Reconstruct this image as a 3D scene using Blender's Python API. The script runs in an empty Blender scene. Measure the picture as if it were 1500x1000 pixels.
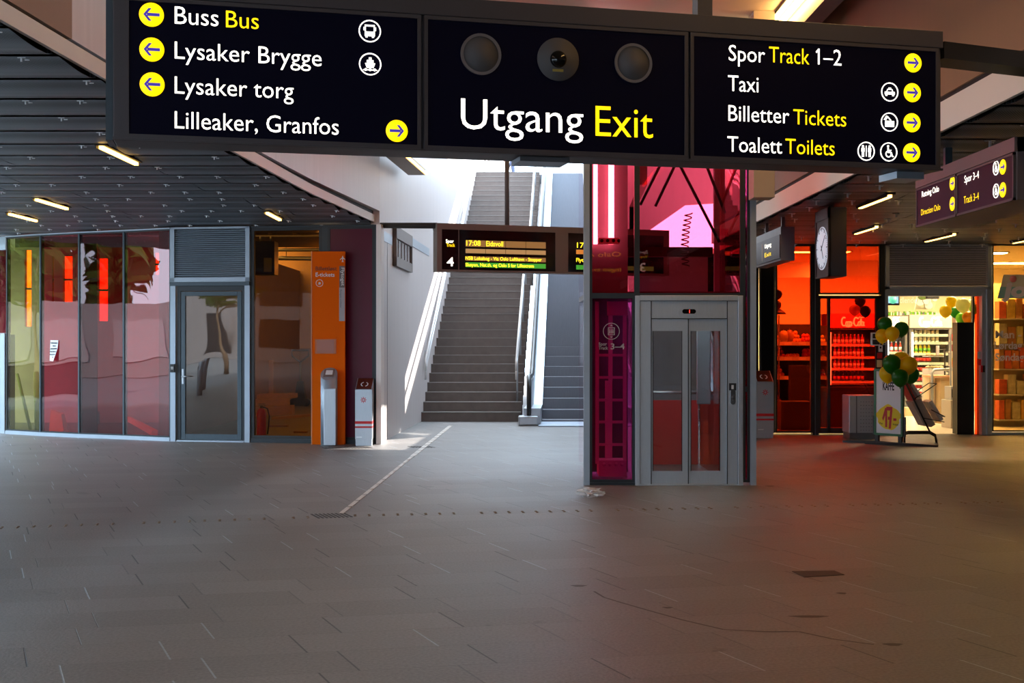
import bpy, bmesh, math, random
from mathutils import Vector, Matrix
random.seed(7)
SC = bpy.context.scene
COL = SC.collection
FPX = 1750.0          # focal length in pixels of the 1500 x 1000 frame
EYE = 1.6
# ---------------------------------------------------------------- camera
cd = bpy.data.cameras.new('camera'); cam = bpy.data.objects.new('camera', cd); COL.objects.link(cam)
cam.location = (0, 0, EYE); cam.rotation_euler = (math.pi/2, 0, 0)
cd.sensor_width = 36.0; cd.lens = 36.0*FPX/1500.0; cd.clip_end = 400; cd.clip_start = 0.05
SC.camera = cam
# ---------------------------------------------------------------- view, sky, sun
SC.view_settings.view_transform = 'Standard'; SC.view_settings.look = 'None'
SC.view_settings.gamma = 1.0; SC.view_settings.use_curve_mapping = False
SC.view_settings.exposure = 0.42
SC.cycles.use_denoising = True
SC.cycles.max_bounces = 10; SC.cycles.transparent_max_bounces = 24
SC.cycles.diffuse_bounces = 4; SC.cycles.glossy_bounces = 4
SC.cycles.sample_clamp_indirect = 6.0
W = bpy.data.worlds.new('sky'); SC.world = W; W.use_nodes = True
bg = W.node_tree.nodes['Background']; bg.inputs[0].default_value = (0.64, 0.82, 1.0, 1); bg.inputs[1].default_value = 6.5
sd = bpy.data.lights.new('sun', 'SUN'); sd.energy = 14.0; sd.angle = math.radians(0.6); sd.color = (1, .95, .88)
sun = bpy.data.objects.new('sun', sd); COL.objects.link(sun)
sun.rotation_euler = Vector((-0.60, -0.60, -0.41)).to_track_quat('-Z', 'Y').to_euler()
# ---------------------------------------------------------------- colours and materials
def lin(h):
    h = h.lstrip('#'); c = [int(h[i:i+2], 16)/255 for i in (0, 2, 4)]
    return tuple((x/12.92 if x <= .04045 else ((x+.055)/1.055)**2.4) for x in c) + (1,)
def mat(name, col, rough=.5, metal=0., spec=.5, emit=None, es=0., noise=0., nscale=20., bump=0., stretch=None, alpha=None):
    m = bpy.data.materials.new(name); m.use_nodes = True; nt = m.node_tree; b = nt.nodes['Principled BSDF']
    c = lin(col) if isinstance(col, str) else tuple(col)+((1,) if len(col) == 3 else ())
    b.inputs['Base Color'].default_value = c; b.inputs['Roughness'].default_value = rough
    b.inputs['Metallic'].default_value = metal; b.inputs['Specular IOR Level'].default_value = spec
    if emit is not None:
        b.inputs['Emission Color'].default_value = lin(emit) if isinstance(emit, str) else tuple(emit)+(1,)
        b.inputs['Emission Strength'].default_value = es
    if noise or bump:
        tc = nt.nodes.new('ShaderNodeTexCoord'); mp = nt.nodes.new('ShaderNodeMapping'); nz = nt.nodes.new('ShaderNodeTexNoise')
        nz.inputs['Scale'].default_value = nscale; nz.inputs['Detail'].default_value = 5
        if stretch: mp.inputs['Scale'].default_value = stretch
        nt.links.new(tc.outputs['Object'], mp.inputs[0]); nt.links.new(mp.outputs[0], nz.inputs[0])
        if noise:
            mx = nt.nodes.new('ShaderNodeMix'); mx.data_type = 'RGBA'
            mx.inputs[6].default_value = tuple(x*(1-noise) for x in c[:3])+(1,)
            mx.inputs[7].default_value = tuple(min(1, x*(1+noise)) for x in c[:3])+(1,)
            nt.links.new(nz.outputs[0], mx.inputs[0]); nt.links.new(mx.outputs[2], b.inputs['Base Color'])
        if bump:
            bp = nt.nodes.new('ShaderNodeBump'); bp.inputs['Strength'].default_value = bump; bp.inputs['Distance'].default_value = .01
            nt.links.new(nz.outputs[0], bp.inputs['Height']); nt.links.new(bp.outputs[0], b.inputs['Normal'])
    return m
def glass(name, tint, ior=1.6, rough=.01, wav=.0):
    """thin coated pane: tinted see-through mixed with a mirror reflection by Fresnel"""
    m = bpy.data.materials.new(name); m.use_nodes = True; nt = m.node_tree; nt.nodes.clear()
    o = nt.nodes.new('ShaderNodeOutputMaterial'); mx = nt.nodes.new('ShaderNodeMixShader'); fr = nt.nodes.new('ShaderNodeLayerWeight'); fr.inputs[0].default_value = .5; pw = nt.nodes.new('ShaderNodeMath'); pw.operation = 'POWER'; pw.inputs[1].default_value = 5; ma = nt.nodes.new('ShaderNodeMath'); ma.operation = 'MULTIPLY_ADD'
    tr = nt.nodes.new('ShaderNodeBsdfTransparent'); gl = nt.nodes.new('ShaderNodeBsdfGlossy')
    c = lin(tint) if isinstance(tint, str) else tuple(tint)+(1,)
    tr.inputs[0].default_value = c; gl.inputs['Roughness'].default_value = rough; f0 = ((ior-1)/(ior+1))**2; ma.inputs[1].default_value = 1-f0; ma.inputs[2].default_value = f0; nt.links.new(fr.outputs['Facing'], pw.inputs[0]); nt.links.new(pw.outputs[0], ma.inputs[0])
    if wav:
        tc = nt.nodes.new('ShaderNodeTexCoord'); nz = nt.nodes.new('ShaderNodeTexNoise'); nz.inputs['Scale'].default_value = .9; nz.inputs['Detail'].default_value = 1
        bp = nt.nodes.new('ShaderNodeBump'); bp.inputs['Strength'].default_value = wav; bp.inputs['Distance'].default_value = .1
        nt.links.new(tc.outputs['Object'], nz.inputs[0]); nt.links.new(nz.outputs[0], bp.inputs['Height']); nt.links.new(bp.outputs[0], gl.inputs['Normal'])
    nt.links.new(ma.outputs[0], mx.inputs[0]); nt.links.new(tr.outputs[0], mx.inputs[1]); nt.links.new(gl.outputs[0], mx.inputs[2])
    nt.links.new(mx.outputs[0], o.inputs[0]); return m
M = {}
M['steel'] = mat('brushed steel', (.46, .50, .545), .40, .7, noise=.12, nscale=8, stretch=(30, 30, 1))
M['steel_dark'] = mat('dark steel', (.16, .17, .19), .4, .7, noise=.15, nscale=6)
M['frame_pale'] = mat('pale aluminium', (.36, .42, .49), .45, .55, noise=.1, nscale=5)
M['frame_dark'] = mat('dark slate frame', (.018, .024, .03), .4, .2)
M['frame_door'] = mat('blue grey door frame', (.055, .08, .10), .4, .25, noise=.1)
M['black'] = mat('black', (.006, .006, .007), .45)
M['blackgloss'] = mat('glossy black', (.004, .004, .005), .12)
M['rubber'] = mat('black rubber', (.008, .008, .009), .35)
M['chrome'] = mat('chrome', (.8, .8, .82), .15, 1.)
M['clip'] = mat('bright clip steel', (.85, .86, .88), .35, .5)
M['sign_case'] = mat('sign casing grey', (.075, .068, .076), .5, .25, noise=.08, nscale=3)
M['sign_face'] = mat('sign face navy', (.003, .003, .016), .55, 0, .08)
M['sign_face2'] = mat('sign face plum', (.034, .010, .030), .5, 0, .15)
M['lit_white'] = mat('lit white lettering', (.9, .88, .8), .5, emit=(1., .95, .82), es=1.9)
M['lit_yellow'] = mat('lit yellow lettering', (.9, .6, .02), .5, emit=(1., .66, .0), es=1.25)
M['lit_blue'] = mat('blue arrow', (.03, .02, .2), .5, emit=(.04, .03, .30), es=.9)
M['lit_amber'] = mat('lit amber dots', (.9, .7, .02), .5, emit=(1., .78, .02), es=1.5)
M['lit_red'] = mat('lit red digit', (.9, .02, .02), .5, emit=(1., .05, .03), es=2.0)
M['white_paint'] = mat('white print', (.75, .75, .75), .6)
M['grey_print'] = mat('grey print', (.42, .40, .42), .6)
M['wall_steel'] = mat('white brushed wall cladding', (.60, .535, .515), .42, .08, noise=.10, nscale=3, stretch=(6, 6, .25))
M['cream'] = mat('brown shaded atrium wall', (.26, .14, .08), .6, noise=.05, nscale=3, stretch=(4, 4, .3))  # dim warm light of the near atrium put into the brown
M['strip'] = mat('pale fascia strip', (.80, .75, .71), .5, noise=.04, nscale=2)
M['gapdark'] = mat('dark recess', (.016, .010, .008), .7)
M['atrium_ceiling'] = mat('atrium ceiling', (.62, .50, .36), .6, noise=.05, nscale=2)
M['concrete_step'] = mat('stair concrete', (.14, .113, .102), .6, noise=.25, nscale=7, bump=.1)
M['nosing'] = mat('step nosing', (.30, .285, .27), .5, noise=.1)
M['red_paint'] = mat('red paint', (.55, .01, .015), .5)
M['orange'] = mat('orange enamel', (.82, .125, .001), .55, 0, .06, noise=.04, nscale=2)
M['orange_brown'] = mat('brownish orange screen', (.36, .08, .02), .3)
M['brown_print'] = mat('brown print', (.11, .025, .01), .6)
M['wine'] = mat('wine enamelled glass', (.10, .002, .020), .3, 0, .25)
M['wood'] = mat('pine planks', (.36, .22, .11), .6, noise=.3, nscale=6, stretch=(1, 8, 8))
M['plaster'] = mat('tan plaster', (.42, .27, .16), .8, noise=.1, nscale=3)
M['board'] = mat('brown board', (.20, .12, .075), .8, noise=.15, nscale=3)
M['pale_in'] = mat('pale inner wall', (.42, .36, .34), .8, noise=.3, nscale=2)
M['dark_in'] = mat('dark interior', (.05, .045, .04), .8, noise=.3, nscale=2)
M['warm_strip'] = mat('warm light strip', (.9, .6, .2), .5, emit=(1., .55, .12), es=6.)
M['warm_tube'] = mat('warm atrium tube', (.9, .7, .4), .5, emit=(1., .58, .20), es=24.)
M['shop_panel'] = mat('shop ceiling light', (.9, .8, .6), .5, emit=(1., .78, .42), es=150.)
M['shop_front_panel'] = mat('shop front ceiling light', (.9, .8, .6), .5, emit=(1., .78, .42), es=60.)
M['fridge_light'] = mat('fridge light tube', (.9, .9, .9), .5, emit=(1., .95, .85), es=7.)
M['paper'] = mat('white paper', (.78, .79, .80), .7)
M['ink'] = mat('black ink', (.01, .01, .012), .7)
M['bal_y'] = mat('yellow balloon', (.95, .68, .008), .28, noise=.04)
M['bal_g'] = mat('green balloon', (.025, .24, .02), .28, noise=.06)
M['bal_lg'] = mat('light green balloon', (.22, .55, .03), .28)
M['bal_o'] = mat('orange yellow balloon', (.80, .40, .01), .28)
M['bal_w'] = mat('pale yellow balloon', (.85, .85, .35), .28)
M['bal_d'] = mat('dark balloon', (.10, .03, .03), .3)
M['green_frame'] = mat('green enamel frame', (.005, .11, .03), .4)
M['bottle_dark'] = mat('dark cola bottle', (.02, .006, .004), .1)
M['bottle_red'] = mat('red drink bottle', (.50, .02, .015), .15)
M['bottle_yel'] = mat('yellow drink bottle', (.75, .55, .03), .15)
M['bottle_grn'] = mat('green drink bottle', (.12, .40, .03), .15)
M['bottle_wht'] = mat('milky drink bottle', (.75, .70, .55), .2)
M['label_red'] = mat('red label', (.55, .015, .012), .5)
M['cap_w'] = mat('white cap', (.8, .8, .78), .4)
M['cream_wall'] = mat('cream shop wall', (.72, .60, .40), .7)
M['shop_wall'] = mat('orange shop wall', (.70, .42, .25), .7)
M['shop_floor'] = mat('pale shop floor', (.60, .52, .40), .35, noise=.08, nscale=3)
M['white_shelf'] = mat('white shelf', (.65, .62, .56), .4)
M['counter'] = mat('beech counter', (.55, .42, .24), .5, noise=.1, stretch=(1, 1, 8))
M['trunk'] = mat('tree bark', (.22, .16, .11), .9, noise=.4, nscale=8)
M['leaf'] = mat('green leaves', (.10, .17, .03), .6, noise=.4, nscale=3)
M['lawn'] = mat('green lawn', (.13, .24, .03), .9, noise=.3, nscale=3)
M['kerb'] = mat('pale concrete', (.30, .29, .30), .8, noise=.12, nscale=2)
M['road'] = mat('road', (.22, .23, .24), .85, noise=.12, nscale=1)
M['skin'] = mat('skin', (.55, .33, .24), .55)
M['jeans'] = mat('blue jeans', (.08, .10, .17), .85)
M['beige_cloth'] = mat('beige trousers', (.45, .33, .22), .85)
M['shirt_w'] = mat('white shirt', (.7, .7, .7), .85)
M['hair'] = mat('brown hair', (.06, .035, .02), .7)
M['shoe'] = mat('dark shoe', (.02, .018, .016), .5)
for k_ in ('bal_y', 'bal_g', 'bal_lg', 'bal_o', 'bal_w', 'bal_d'):   # thin rubber lets light through
    nt = M[k_].node_tree; b_ = nt.nodes['Principled BSDF']; tr_ = nt.nodes.new('ShaderNodeBsdfTranslucent'); mx_ = nt.nodes.new('ShaderNodeMixShader'); mx_.inputs[0].default_value = .45
    c_ = b_.inputs['Base Color'].default_value; tr_.inputs[0].default_value = tuple(min(1, x*1.25) for x in c_[:3])+(1,)
    nt.links.new(b_.outputs[0], mx_.inputs[1]); nt.links.new(tr_.outputs[0], mx_.inputs[2]); nt.links.new(mx_.outputs[0], nt.nodes['Material Output'].inputs[0])
M['rail_glow'] = mat('white rail glow', (.9, .9, .9), .5, emit=(1., .9, .85), es=11.)
M['added_room_lamp'] = mat('added room lamp', (.9, .7, .4), .5, emit=(1., .66, .32), es=15)
M['pale_steel'] = mat('polished rail steel', (.70, .70, .70), .3, .6)
M['louvre_warm'] = mat('warm grey louvre', (.55, .49, .46), .5, .15)
M['wall_shade'] = mat('shaded wall cladding', (.36, .33, .32), .5, .1, noise=.1, nscale=3, stretch=(6, 6, .25))  # darker copy of the wall cladding, shade put into its colour
M['casing_beige'] = mat('beige casing', (.46, .36, .27), .6)
G = {}
G['olive'] = glass('olive tinted glass', (.80, .80, .46), 1.65, wav=.10)
G['red'] = glass('red tinted glass', (.80, .22, .27), 1.75, wav=.10)
G['deepred'] = glass('deep red tinted glass', (.60, .12, .15), 1.55, wav=.10)
G['clear'] = glass('clear glass', (.84, .87, .86), 1.9, wav=.12)
G['amber'] = glass('amber tinted glass', (.85, .50, .18), 1.28, wav=.03)
G['wine'] = glass('wine tinted glass', (.55, .12, .22), 1.5)
G['magenta'] = glass('magenta tinted glass', (.78, .24, .52), 1.45, wav=.03)
G['crimson'] = glass('crimson tinted glass', (.92, .28, .36), 1.4, wav=.03)
G['shopred'] = glass('scarlet tinted glass', (.96, .27, .11), 1.3)
G['shopamber'] = glass('yellow tinted glass', (.96, .82, .52), 1.45, wav=.06)
G['plain'] = glass('plain glass', (.92, .95, .93), 1.45)
G['door'] = glass('brownish door glass', (.72, .64, .56), 1.62, wav=.12)
G['shopdoor'] = glass('deep scarlet door glass', (.84, .15, .09), 1.4)
G['pink'] = glass('pale pink glass', (.985, .95, .97), 1.3)
G['slit'] = glass('orange slit glass', (1., .30, .05), 1.45)
# ---------------------------------------------------------------- perforated ceiling material
def ceiling_mat():
    m = mat('perforated ceiling', (.05, .06, .072), .5, .2); nt = m.node_tree; b = nt.nodes['Principled BSDF']
    tc = nt.nodes.new('ShaderNodeTexCoord'); mp = nt.nodes.new('ShaderNodeMapping'); mp.inputs['Rotation'].default_value = (0, 0, .6)
    vo = nt.nodes.new('ShaderNodeTexVoronoi'); vo.inputs['Scale'].default_value = 62; vo.inputs['Randomness'].default_value = 0.0
    nt.links.new(tc.outputs['Object'], mp.inputs[0]); nt.links.new(mp.outputs[0], vo.inputs['Vector'])
    rp = nt.nodes.new('ShaderNodeValToRGB'); rp.color_ramp.elements[0].position = .40; rp.color_ramp.elements[1].position = .47
    rp.color_ramp.elements[0].color = (.012, .014, .018, 1); rp.color_ramp.elements[1].color = (.165, .195, .225, 1)
    nt.links.new(vo.outputs['Distance'], rp.inputs[0]); nt.links.new(rp.outputs[0], b.inputs['Base Color'])
    return m
M['perf'] = ceiling_mat()
def floor_mat():
    m = mat('stone pavers', (.2, .2, .2), .5); nt = m.node_tree; b = nt.nodes['Principled BSDF']; L = nt.links.new
    N = nt.nodes.new
    tc = N('ShaderNodeTexCoord')
    r = Vector((.981, .196)); j = Vector((-.411, .911)); det = r.x*j.y-r.y*j.x
    du = N('ShaderNodeVectorMath'); du.operation = 'DOT_PRODUCT'; du.inputs[1].default_value = (j.y/det, -j.x/det, 0)
    dv = N('ShaderNodeVectorMath'); dv.operation = 'DOT_PRODUCT'; dv.inputs[1].default_value = (-r.y/det, r.x/det, 0)
    L(tc.outputs['Object'], du.inputs[0]); L(tc.outputs['Object'], dv.inputs[0])
    cx = N('ShaderNodeCombineXYZ'); L(du.outputs['Value'], cx.inputs[0]); L(dv.outputs['Value'], cx.inputs[1])
    # every row of pavers is pushed along by its own amount
    rd = N('ShaderNodeMath'); rd.operation = 'DIVIDE'; rd.inputs[1].default_value = .40; L(dv.outputs['Value'], rd.inputs[0])
    fl = N('ShaderNodeMath'); fl.operation = 'FLOOR'; L(rd.outputs[0], fl.inputs[0])
    wn = N('ShaderNodeTexWhiteNoise'); wn.noise_dimensions = '1D'; L(fl.outputs[0], wn.inputs['W'])
    ad = N('ShaderNodeMath'); ad.operation = 'ADD'; L(du.outputs['Value'], ad.inputs[0]); L(wn.outputs['Value'], ad.inputs[1]); L(ad.outputs[0], cx.inputs[0])
    def math_(op, x, y=None, z=None):
        n = N('ShaderNodeMath'); n.operation = op
        for k, q in enumerate((x, y, z)):
            if q is None: continue
            if isinstance(q, (int, float)): n.inputs[k].default_value = q
            else: L(q, n.inputs[k])
        return n.outputs[0]
    br = N('ShaderNodeTexBrick'); br.offset = 0.0; br.inputs['Scale'].default_value = 1
    br.inputs['Brick Width'].default_value = .68; br.inputs['Row Height'].default_value = .40
    br.inputs['Mortar Size'].default_value = .003; br.inputs['Mortar Smooth'].default_value = .3; br.inputs['Bias'].default_value = -.1
    br.inputs['Color1'].default_value = (.146, .132, .122, 1); br.inputs['Color2'].default_value = (.176, .160, .149, 1); br.inputs['Mortar'].default_value = (.116, .104, .096, 1)
    L(cx.outputs[0], br.inputs['Vector'])
    # the short cross joints: some open and dark, some filled with pale grit
    uu = math_('DIVIDE', ad.outputs[0], .68); fr = math_('FRACT', uu); near = math_('LESS_THAN', math_('ABSOLUTE', math_('SUBTRACT', fr, .5)), .4925)
    near = math_('SUBTRACT', 1.0, near)
    jid = math_('FLOOR', math_('ADD', uu, .5)); wj = N('ShaderNodeTexWhiteNoise'); wj.noise_dimensions = '2D'; cj = N('ShaderNodeCombineXYZ'); L(jid, cj.inputs[0]); L(fl.outputs[0], cj.inputs[1]); L(cj.outputs[0], wj.inputs['Vector'])
    jr = N('ShaderNodeValToRGB'); jr.color_ramp.interpolation = 'CONSTANT'; jr.color_ramp.elements[0].color = (.03, .028, .027, 1); jr.color_ramp.elements[1].position = .66; jr.color_ramp.elements[1].color = (.27, .30, .33, 1)
    e3 = jr.color_ramp.elements.new(.34); e3.color = (.10, .094, .09, 1)
    L(wj.outputs['Value'], jr.inputs[0])
    jm = N('ShaderNodeMix'); jm.data_type = 'RGBA'; L(near, jm.inputs[0]); L(br.outputs['Color'], jm.inputs[6]); L(jr.outputs[0], jm.inputs[7])
    nz = N('ShaderNodeTexNoise'); nz.inputs['Scale'].default_value = 55; nz.inputs['Detail'].default_value = 4; L(tc.outputs['Object'], nz.inputs[0])
    nb = N('ShaderNodeTexNoise'); nb.inputs['Scale'].default_value = .7; nb.inputs['Detail'].default_value = 6; L(tc.outputs['Object'], nb.inputs[0])
    mr = N('ShaderNodeMapRange'); mr.inputs['From Min'].default_value = .3; mr.inputs['From Max'].default_value = .7; mr.inputs['To Min'].default_value = .82; mr.inputs['To Max'].default_value = 1.2; L(nz.outputs[0], mr.inputs[0])
    m2 = N('ShaderNodeMapRange'); m2.inputs['From Min'].default_value = .3; m2.inputs['From Max'].default_value = .7; m2.inputs['To Min'].default_value = .86; m2.inputs['To Max'].default_value = 1.12; L(nb.outputs[0], m2.inputs[0])
    mm = N('ShaderNodeMath'); mm.operation = 'MULTIPLY'; L(mr.outputs[0], mm.inputs[0]); L(m2.outputs[0], mm.inputs[1])
    # a few dark stains of their own shape
    sv = N('ShaderNodeTexNoise'); sv.inputs['Scale'].default_value = 2.3; sv.inputs['Detail'].default_value = 3; sv.inputs['Distortion'].default_value = .5; L(tc.outputs['Object'], sv.inputs[0])
    sr = N('ShaderNodeMapRange'); sr.inputs['From Min'].default_value = .70; sr.inputs['From Max'].default_value = .74; sr.inputs['To Min'].default_value = 1; sr.inputs['To Max'].default_value = .72; L(sv.outputs[0], sr.inputs[0])
    m3 = N('ShaderNodeMath'); m3.operation = 'MULTIPLY'; L(mm.outputs[0], m3.inputs[0]); L(sr.outputs[0], m3.inputs[1])
    vm = N('ShaderNodeVectorMath'); vm.operation = 'SCALE'; L(jm.outputs[2], vm.inputs[0]); L(m3.outputs[0], vm.inputs['Scale'])
    L(vm.outputs[0], b.inputs['Base Color'])
    rr = N('ShaderNodeMapRange'); rr.inputs['To Min'].default_value = .42; rr.inputs['To Max'].default_value = .60; L(nb.outputs[0], rr.inputs[0]); L(rr.outputs[0], b.inputs['Roughness'])
    bp = N('ShaderNodeBump'); bp.inputs['Strength'].default_value = .5; bp.inputs['Distance'].default_value = .004
    iv = N('ShaderNodeMath'); iv.operation = 'MULTIPLY_ADD'; iv.inputs[1].default_value = -1.; L(br.outputs['Fac'], iv.inputs[0]); L(nz.outputs[0], iv.inputs[2])
    L(iv.outputs[0], bp.inputs['Height']); L(bp.outputs[0], b.inputs['Normal'])
    return m
M['pavers'] = floor_mat()
# ---------------------------------------------------------------- mesh helpers
class MB:
    def __init__(s): s.bm = bmesh.new(); s.mi = 0
    def _fin(s, vs, faces=None):
        if faces is None:
            faces = set(f for v in vs for f in v.link_faces)
        for f in faces: f.material_index = s.mi
        return s
    def box(s, x0, x1, y0, y1, z0, z1, bev=0.):
        vs = bmesh.ops.create_cube(s.bm, size=1)['verts']
        for v in vs:
            v.co = Vector((x0+(v.co.x+.5)*(x1-x0), y0+(v.co.y+.5)*(y1-y0), z0+(v.co.z+.5)*(z1-z0)))
        fs = set(f for v in vs for f in v.link_faces)
        if bev:
            es = list(set(e for v in vs for e in v.link_edges))
            r = bmesh.ops.bevel(s.bm, geom=es, offset=bev, segments=2, affect='EDGES', profile=.5)
            fs = set(f for f in r['faces']) | set(f for f in fs if f.is_valid)
        for f in fs: f.material_index = s.mi
        return s
    def hexa(s, p):
        """eight corners: bottom ring of four then top ring of four"""
        v = [s.bm.verts.new(q) for q in p]
        for q in ((3, 2, 1, 0), (4, 5, 6, 7), (0, 1, 5, 4), (1, 2, 6, 5), (2, 3, 7, 6), (3, 0, 4, 7)):
            f = s.bm.faces.new([v[i] for i in q]); f.material_index = s.mi
        return s
    def poly(s, pts):
        f = s.bm.faces.new([s.bm.verts.new(p) for p in pts]); f.material_index = s.mi; return s
    def prism(s, pts, d):
        """flat outline pts pushed along d"""
        d = Vector(d); a = [s.bm.verts.new(p) for p in pts]; b = [s.bm.verts.new(Vector(p)+d) for p in pts]; n = len(a)
        fs = [s.bm.faces.new(a[::-1]), s.bm.faces.new(b)]
        for i in range(n): fs.append(s.bm.faces.new((a[i], a[(i+1) % n], b[(i+1) % n], b[i])))
        for f in fs: f.material_index = s.mi
        return s
    def tube(s, pts, r, seg=8, cap=True, r2=None):
        pts = [Vector(p) for p in pts]; rings = []; n = len(pts)
        up = Vector((0, 0, 1)); prev = None
        for i, p in enumerate(pts):
            t = (pts[min(i+1, n-1)]-pts[max(i-1, 0)]).normalized()
            a = t.cross(up) if prev is None else prev-t*prev.dot(t)
            if a.length < 1e-4: a = t.cross(Vector((1, 0, 0)))
            a.normalize(); b = t.cross(a); prev = a
            rr = r if r2 is None else r+(r2-r)*i/(n-1)
            rings.append([s.bm.verts.new(p+a*rr*math.cos(k*2*math.pi/seg)+b*rr*math.sin(k*2*math.pi/seg)) for k in range(seg)])
        fs = []
        for i in range(n-1):
            for k in range(seg): fs.append(s.bm.faces.new((rings[i][k], rings[i][(k+1) % seg], rings[i+1][(k+1) % seg], rings[i+1][k])))
        if cap: fs.append(s.bm.faces.new(rings[0][::-1])); fs.append(s.bm.faces.new(rings[-1]))
        for f in fs: f.material_index = s.mi; f.smooth = True
        return s
    def lathe(s, prof, c=(0, 0, 0), seg=16, axis='z'):
        c = Vector(c); rings = []
        for r, h in prof:
            ring = []
            for k in range(seg):
                a = 2*math.pi*k/seg
                q = Vector((r*math.cos(a), r*math.sin(a), h)) if axis == 'z' else Vector((r*math.cos(a), h, r*math.sin(a)))
                ring.append(s.bm.verts.new(c+q))
            rings.append(ring)
        fs = []
        for i in range(len(rings)-1):
            for k in range(seg): fs.append(s.bm.faces.new((rings[i][k], rings[i][(k+1) % seg], rings[i+1][(k+1) % seg], rings[i+1][k])))
        fs.append(s.bm.faces.new(rings[0][::-1])); fs.append(s.bm.faces.new(rings[-1]))
        for f in fs: f.material_index = s.mi; f.smooth = True
        return s
    def ball(s, c, r, sc=(1, 1, 1), seg=16, rings=10):
        vs = bmesh.ops.create_uvsphere(s.bm, u_segments=seg, v_segments=rings, radius=r)['verts']
        for v in vs: v.co = Vector((v.co.x*sc[0], v.co.y*sc[1], v.co.z*sc[2]))+Vector(c)
        for f in set(f for v in vs for f in v.link_faces): f.material_index = s.mi; f.smooth = True
        return s
    def disc(s, c, r, t=.004, seg=32, y=True):
        """round plate facing -y in its frame"""
        return s.lathe([(r, 0), (r, -t)], c, seg, 'y')
    def ring(s, c, r0, r1, t=.004, seg=32):
        c = Vector(c); fs = []
        V = lambda r, a, y: s.bm.verts.new(c+Vector((r*math.cos(a), y, r*math.sin(a))))
        q = [[V(r0, 2*math.pi*k/seg, -t), V(r1, 2*math.pi*k/seg, -t), V(r1, 2*math.pi*k/seg, 0), V(r0, 2*math.pi*k/seg, 0)] for k in range(seg)]
        for k in range(seg):
            n = (k+1) % seg
            for i in range(4): fs.append(s.bm.faces.new((q[k][i], q[n][i], q[n][(i+1) % 4], q[k][(i+1) % 4])))
        for f in fs: f.material_index = s.mi
        return s
    def flat(s, pts, y, t=.004):
        """outline in x,z at depth y standing t proud towards -y"""
        return s.prism([(p[0], y, p[1]) for p in pts], (0, -t, 0))
    def mesh(s, me, mx):
        n0 = len(s.bm.verts); f0 = len(s.bm.faces)
        s.bm.from_mesh(me); s.bm.verts.ensure_lookup_table(); s.bm.faces.ensure_lookup_table()
        for i in range(n0, len(s.bm.verts)): s.bm.verts[i].co = mx @ s.bm.verts[i].co
        for i in range(f0, len(s.bm.faces)): s.bm.faces[i].material_index = s.mi
        return s
    def build(s, name, mats, parent=None, loc=None, rz=0., fix=True):
        if fix: bmesh.ops.recalc_face_normals(s.bm, faces=s.bm.faces[:])
        me = bpy.data.meshes.new(name); s.bm.to_mesh(me); s.bm.free()
        for m in (mats if isinstance(mats, (list, tuple)) else [mats]): me.materials.append(m)
        o = bpy.data.objects.new(name, me); COL.objects.link(o)
        if parent is not None: o.parent = parent
        if loc is not None: o.location = loc
        if rz: o.rotation_euler = (0, 0, rz)
        return o
def tag(o, label, cat, group=None, kind=None):
    o['label'] = label; o['category'] = cat
    if group: o['group'] = group
    if kind: o['kind'] = kind
    return o
def thing(name, label, cat, loc=(0, 0, 0), rz=0., group=None, kind=None):
    o = bpy.data.objects.new(name, None); COL.objects.link(o); o.location = loc; o.rotation_euler = (0, 0, rz); o.empty_display_size = .1
    return tag(o, label, cat, group, kind)
def struct(name, mb, mats, label, cat='wall', **k):
    return tag(mb.build(name, mats, **k), label, cat, None, 'structure')
def copy_tree(o, parent=None):
    c = o.copy(); COL.objects.link(c)
    if parent is not None: c.parent = parent
    for ch in list(o.children): copy_tree(ch, c)
    return c
# text -> mesh, fitted to a width and a capital height
_tc = {}
def text_mesh(body, off=.0):
    k = (body, off)
    if k not in _tc:
        cu = bpy.data.curves.new('t', 'FONT'); cu.body = body; cu.size = 1; cu.offset = off; cu.resolution_u = 3
        ob = bpy.data.objects.new('t', cu); COL.objects.link(ob); bpy.context.view_layer.update()
        dg = bpy.context.evaluated_depsgraph_get()
        me = bpy.data.meshes.new_from_object(ob.evaluated_get(dg)); bpy.data.objects.remove(ob); bpy.data.curves.remove(cu)
        xs = [v.co.x for v in me.vertices]; _tc[k] = (me, min(xs), max(xs))
    return _tc[k]
CAP = max(v.co.y for v in text_mesh('H')[0].vertices)
def text(mb, body, x0, z0, x1, cap, y=0., off=.012, shear=0., flip=False, down=False):
    """letters facing -y: first letter starts at x0, last ends at x1, baseline z0"""
    me, a, b = text_mesh(body, off); sx = (x1-x0)/(b-a); sz = cap/CAP
    mx = Matrix(((sx, shear*sz, 0, x0-a*sx), (0, 0, -1, y), (0, sz, 0, z0), (0, 0, 0, 1)))
    if flip: mx = Matrix(((-sx, 0, 0, x0+a*sx), (0, 0, 1, y), (0, sz, 0, z0), (0, 0, 0, 1)))
    if down:   # reads from top to bottom, letters' tops to the right
        mx = Matrix(((0, sz, 0, x0), (0, 0, -1, y), (-sx, 0, 0, z0+a*sx), (0, 0, 0, 1)))
    return mb.mesh(me, mx)
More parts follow.
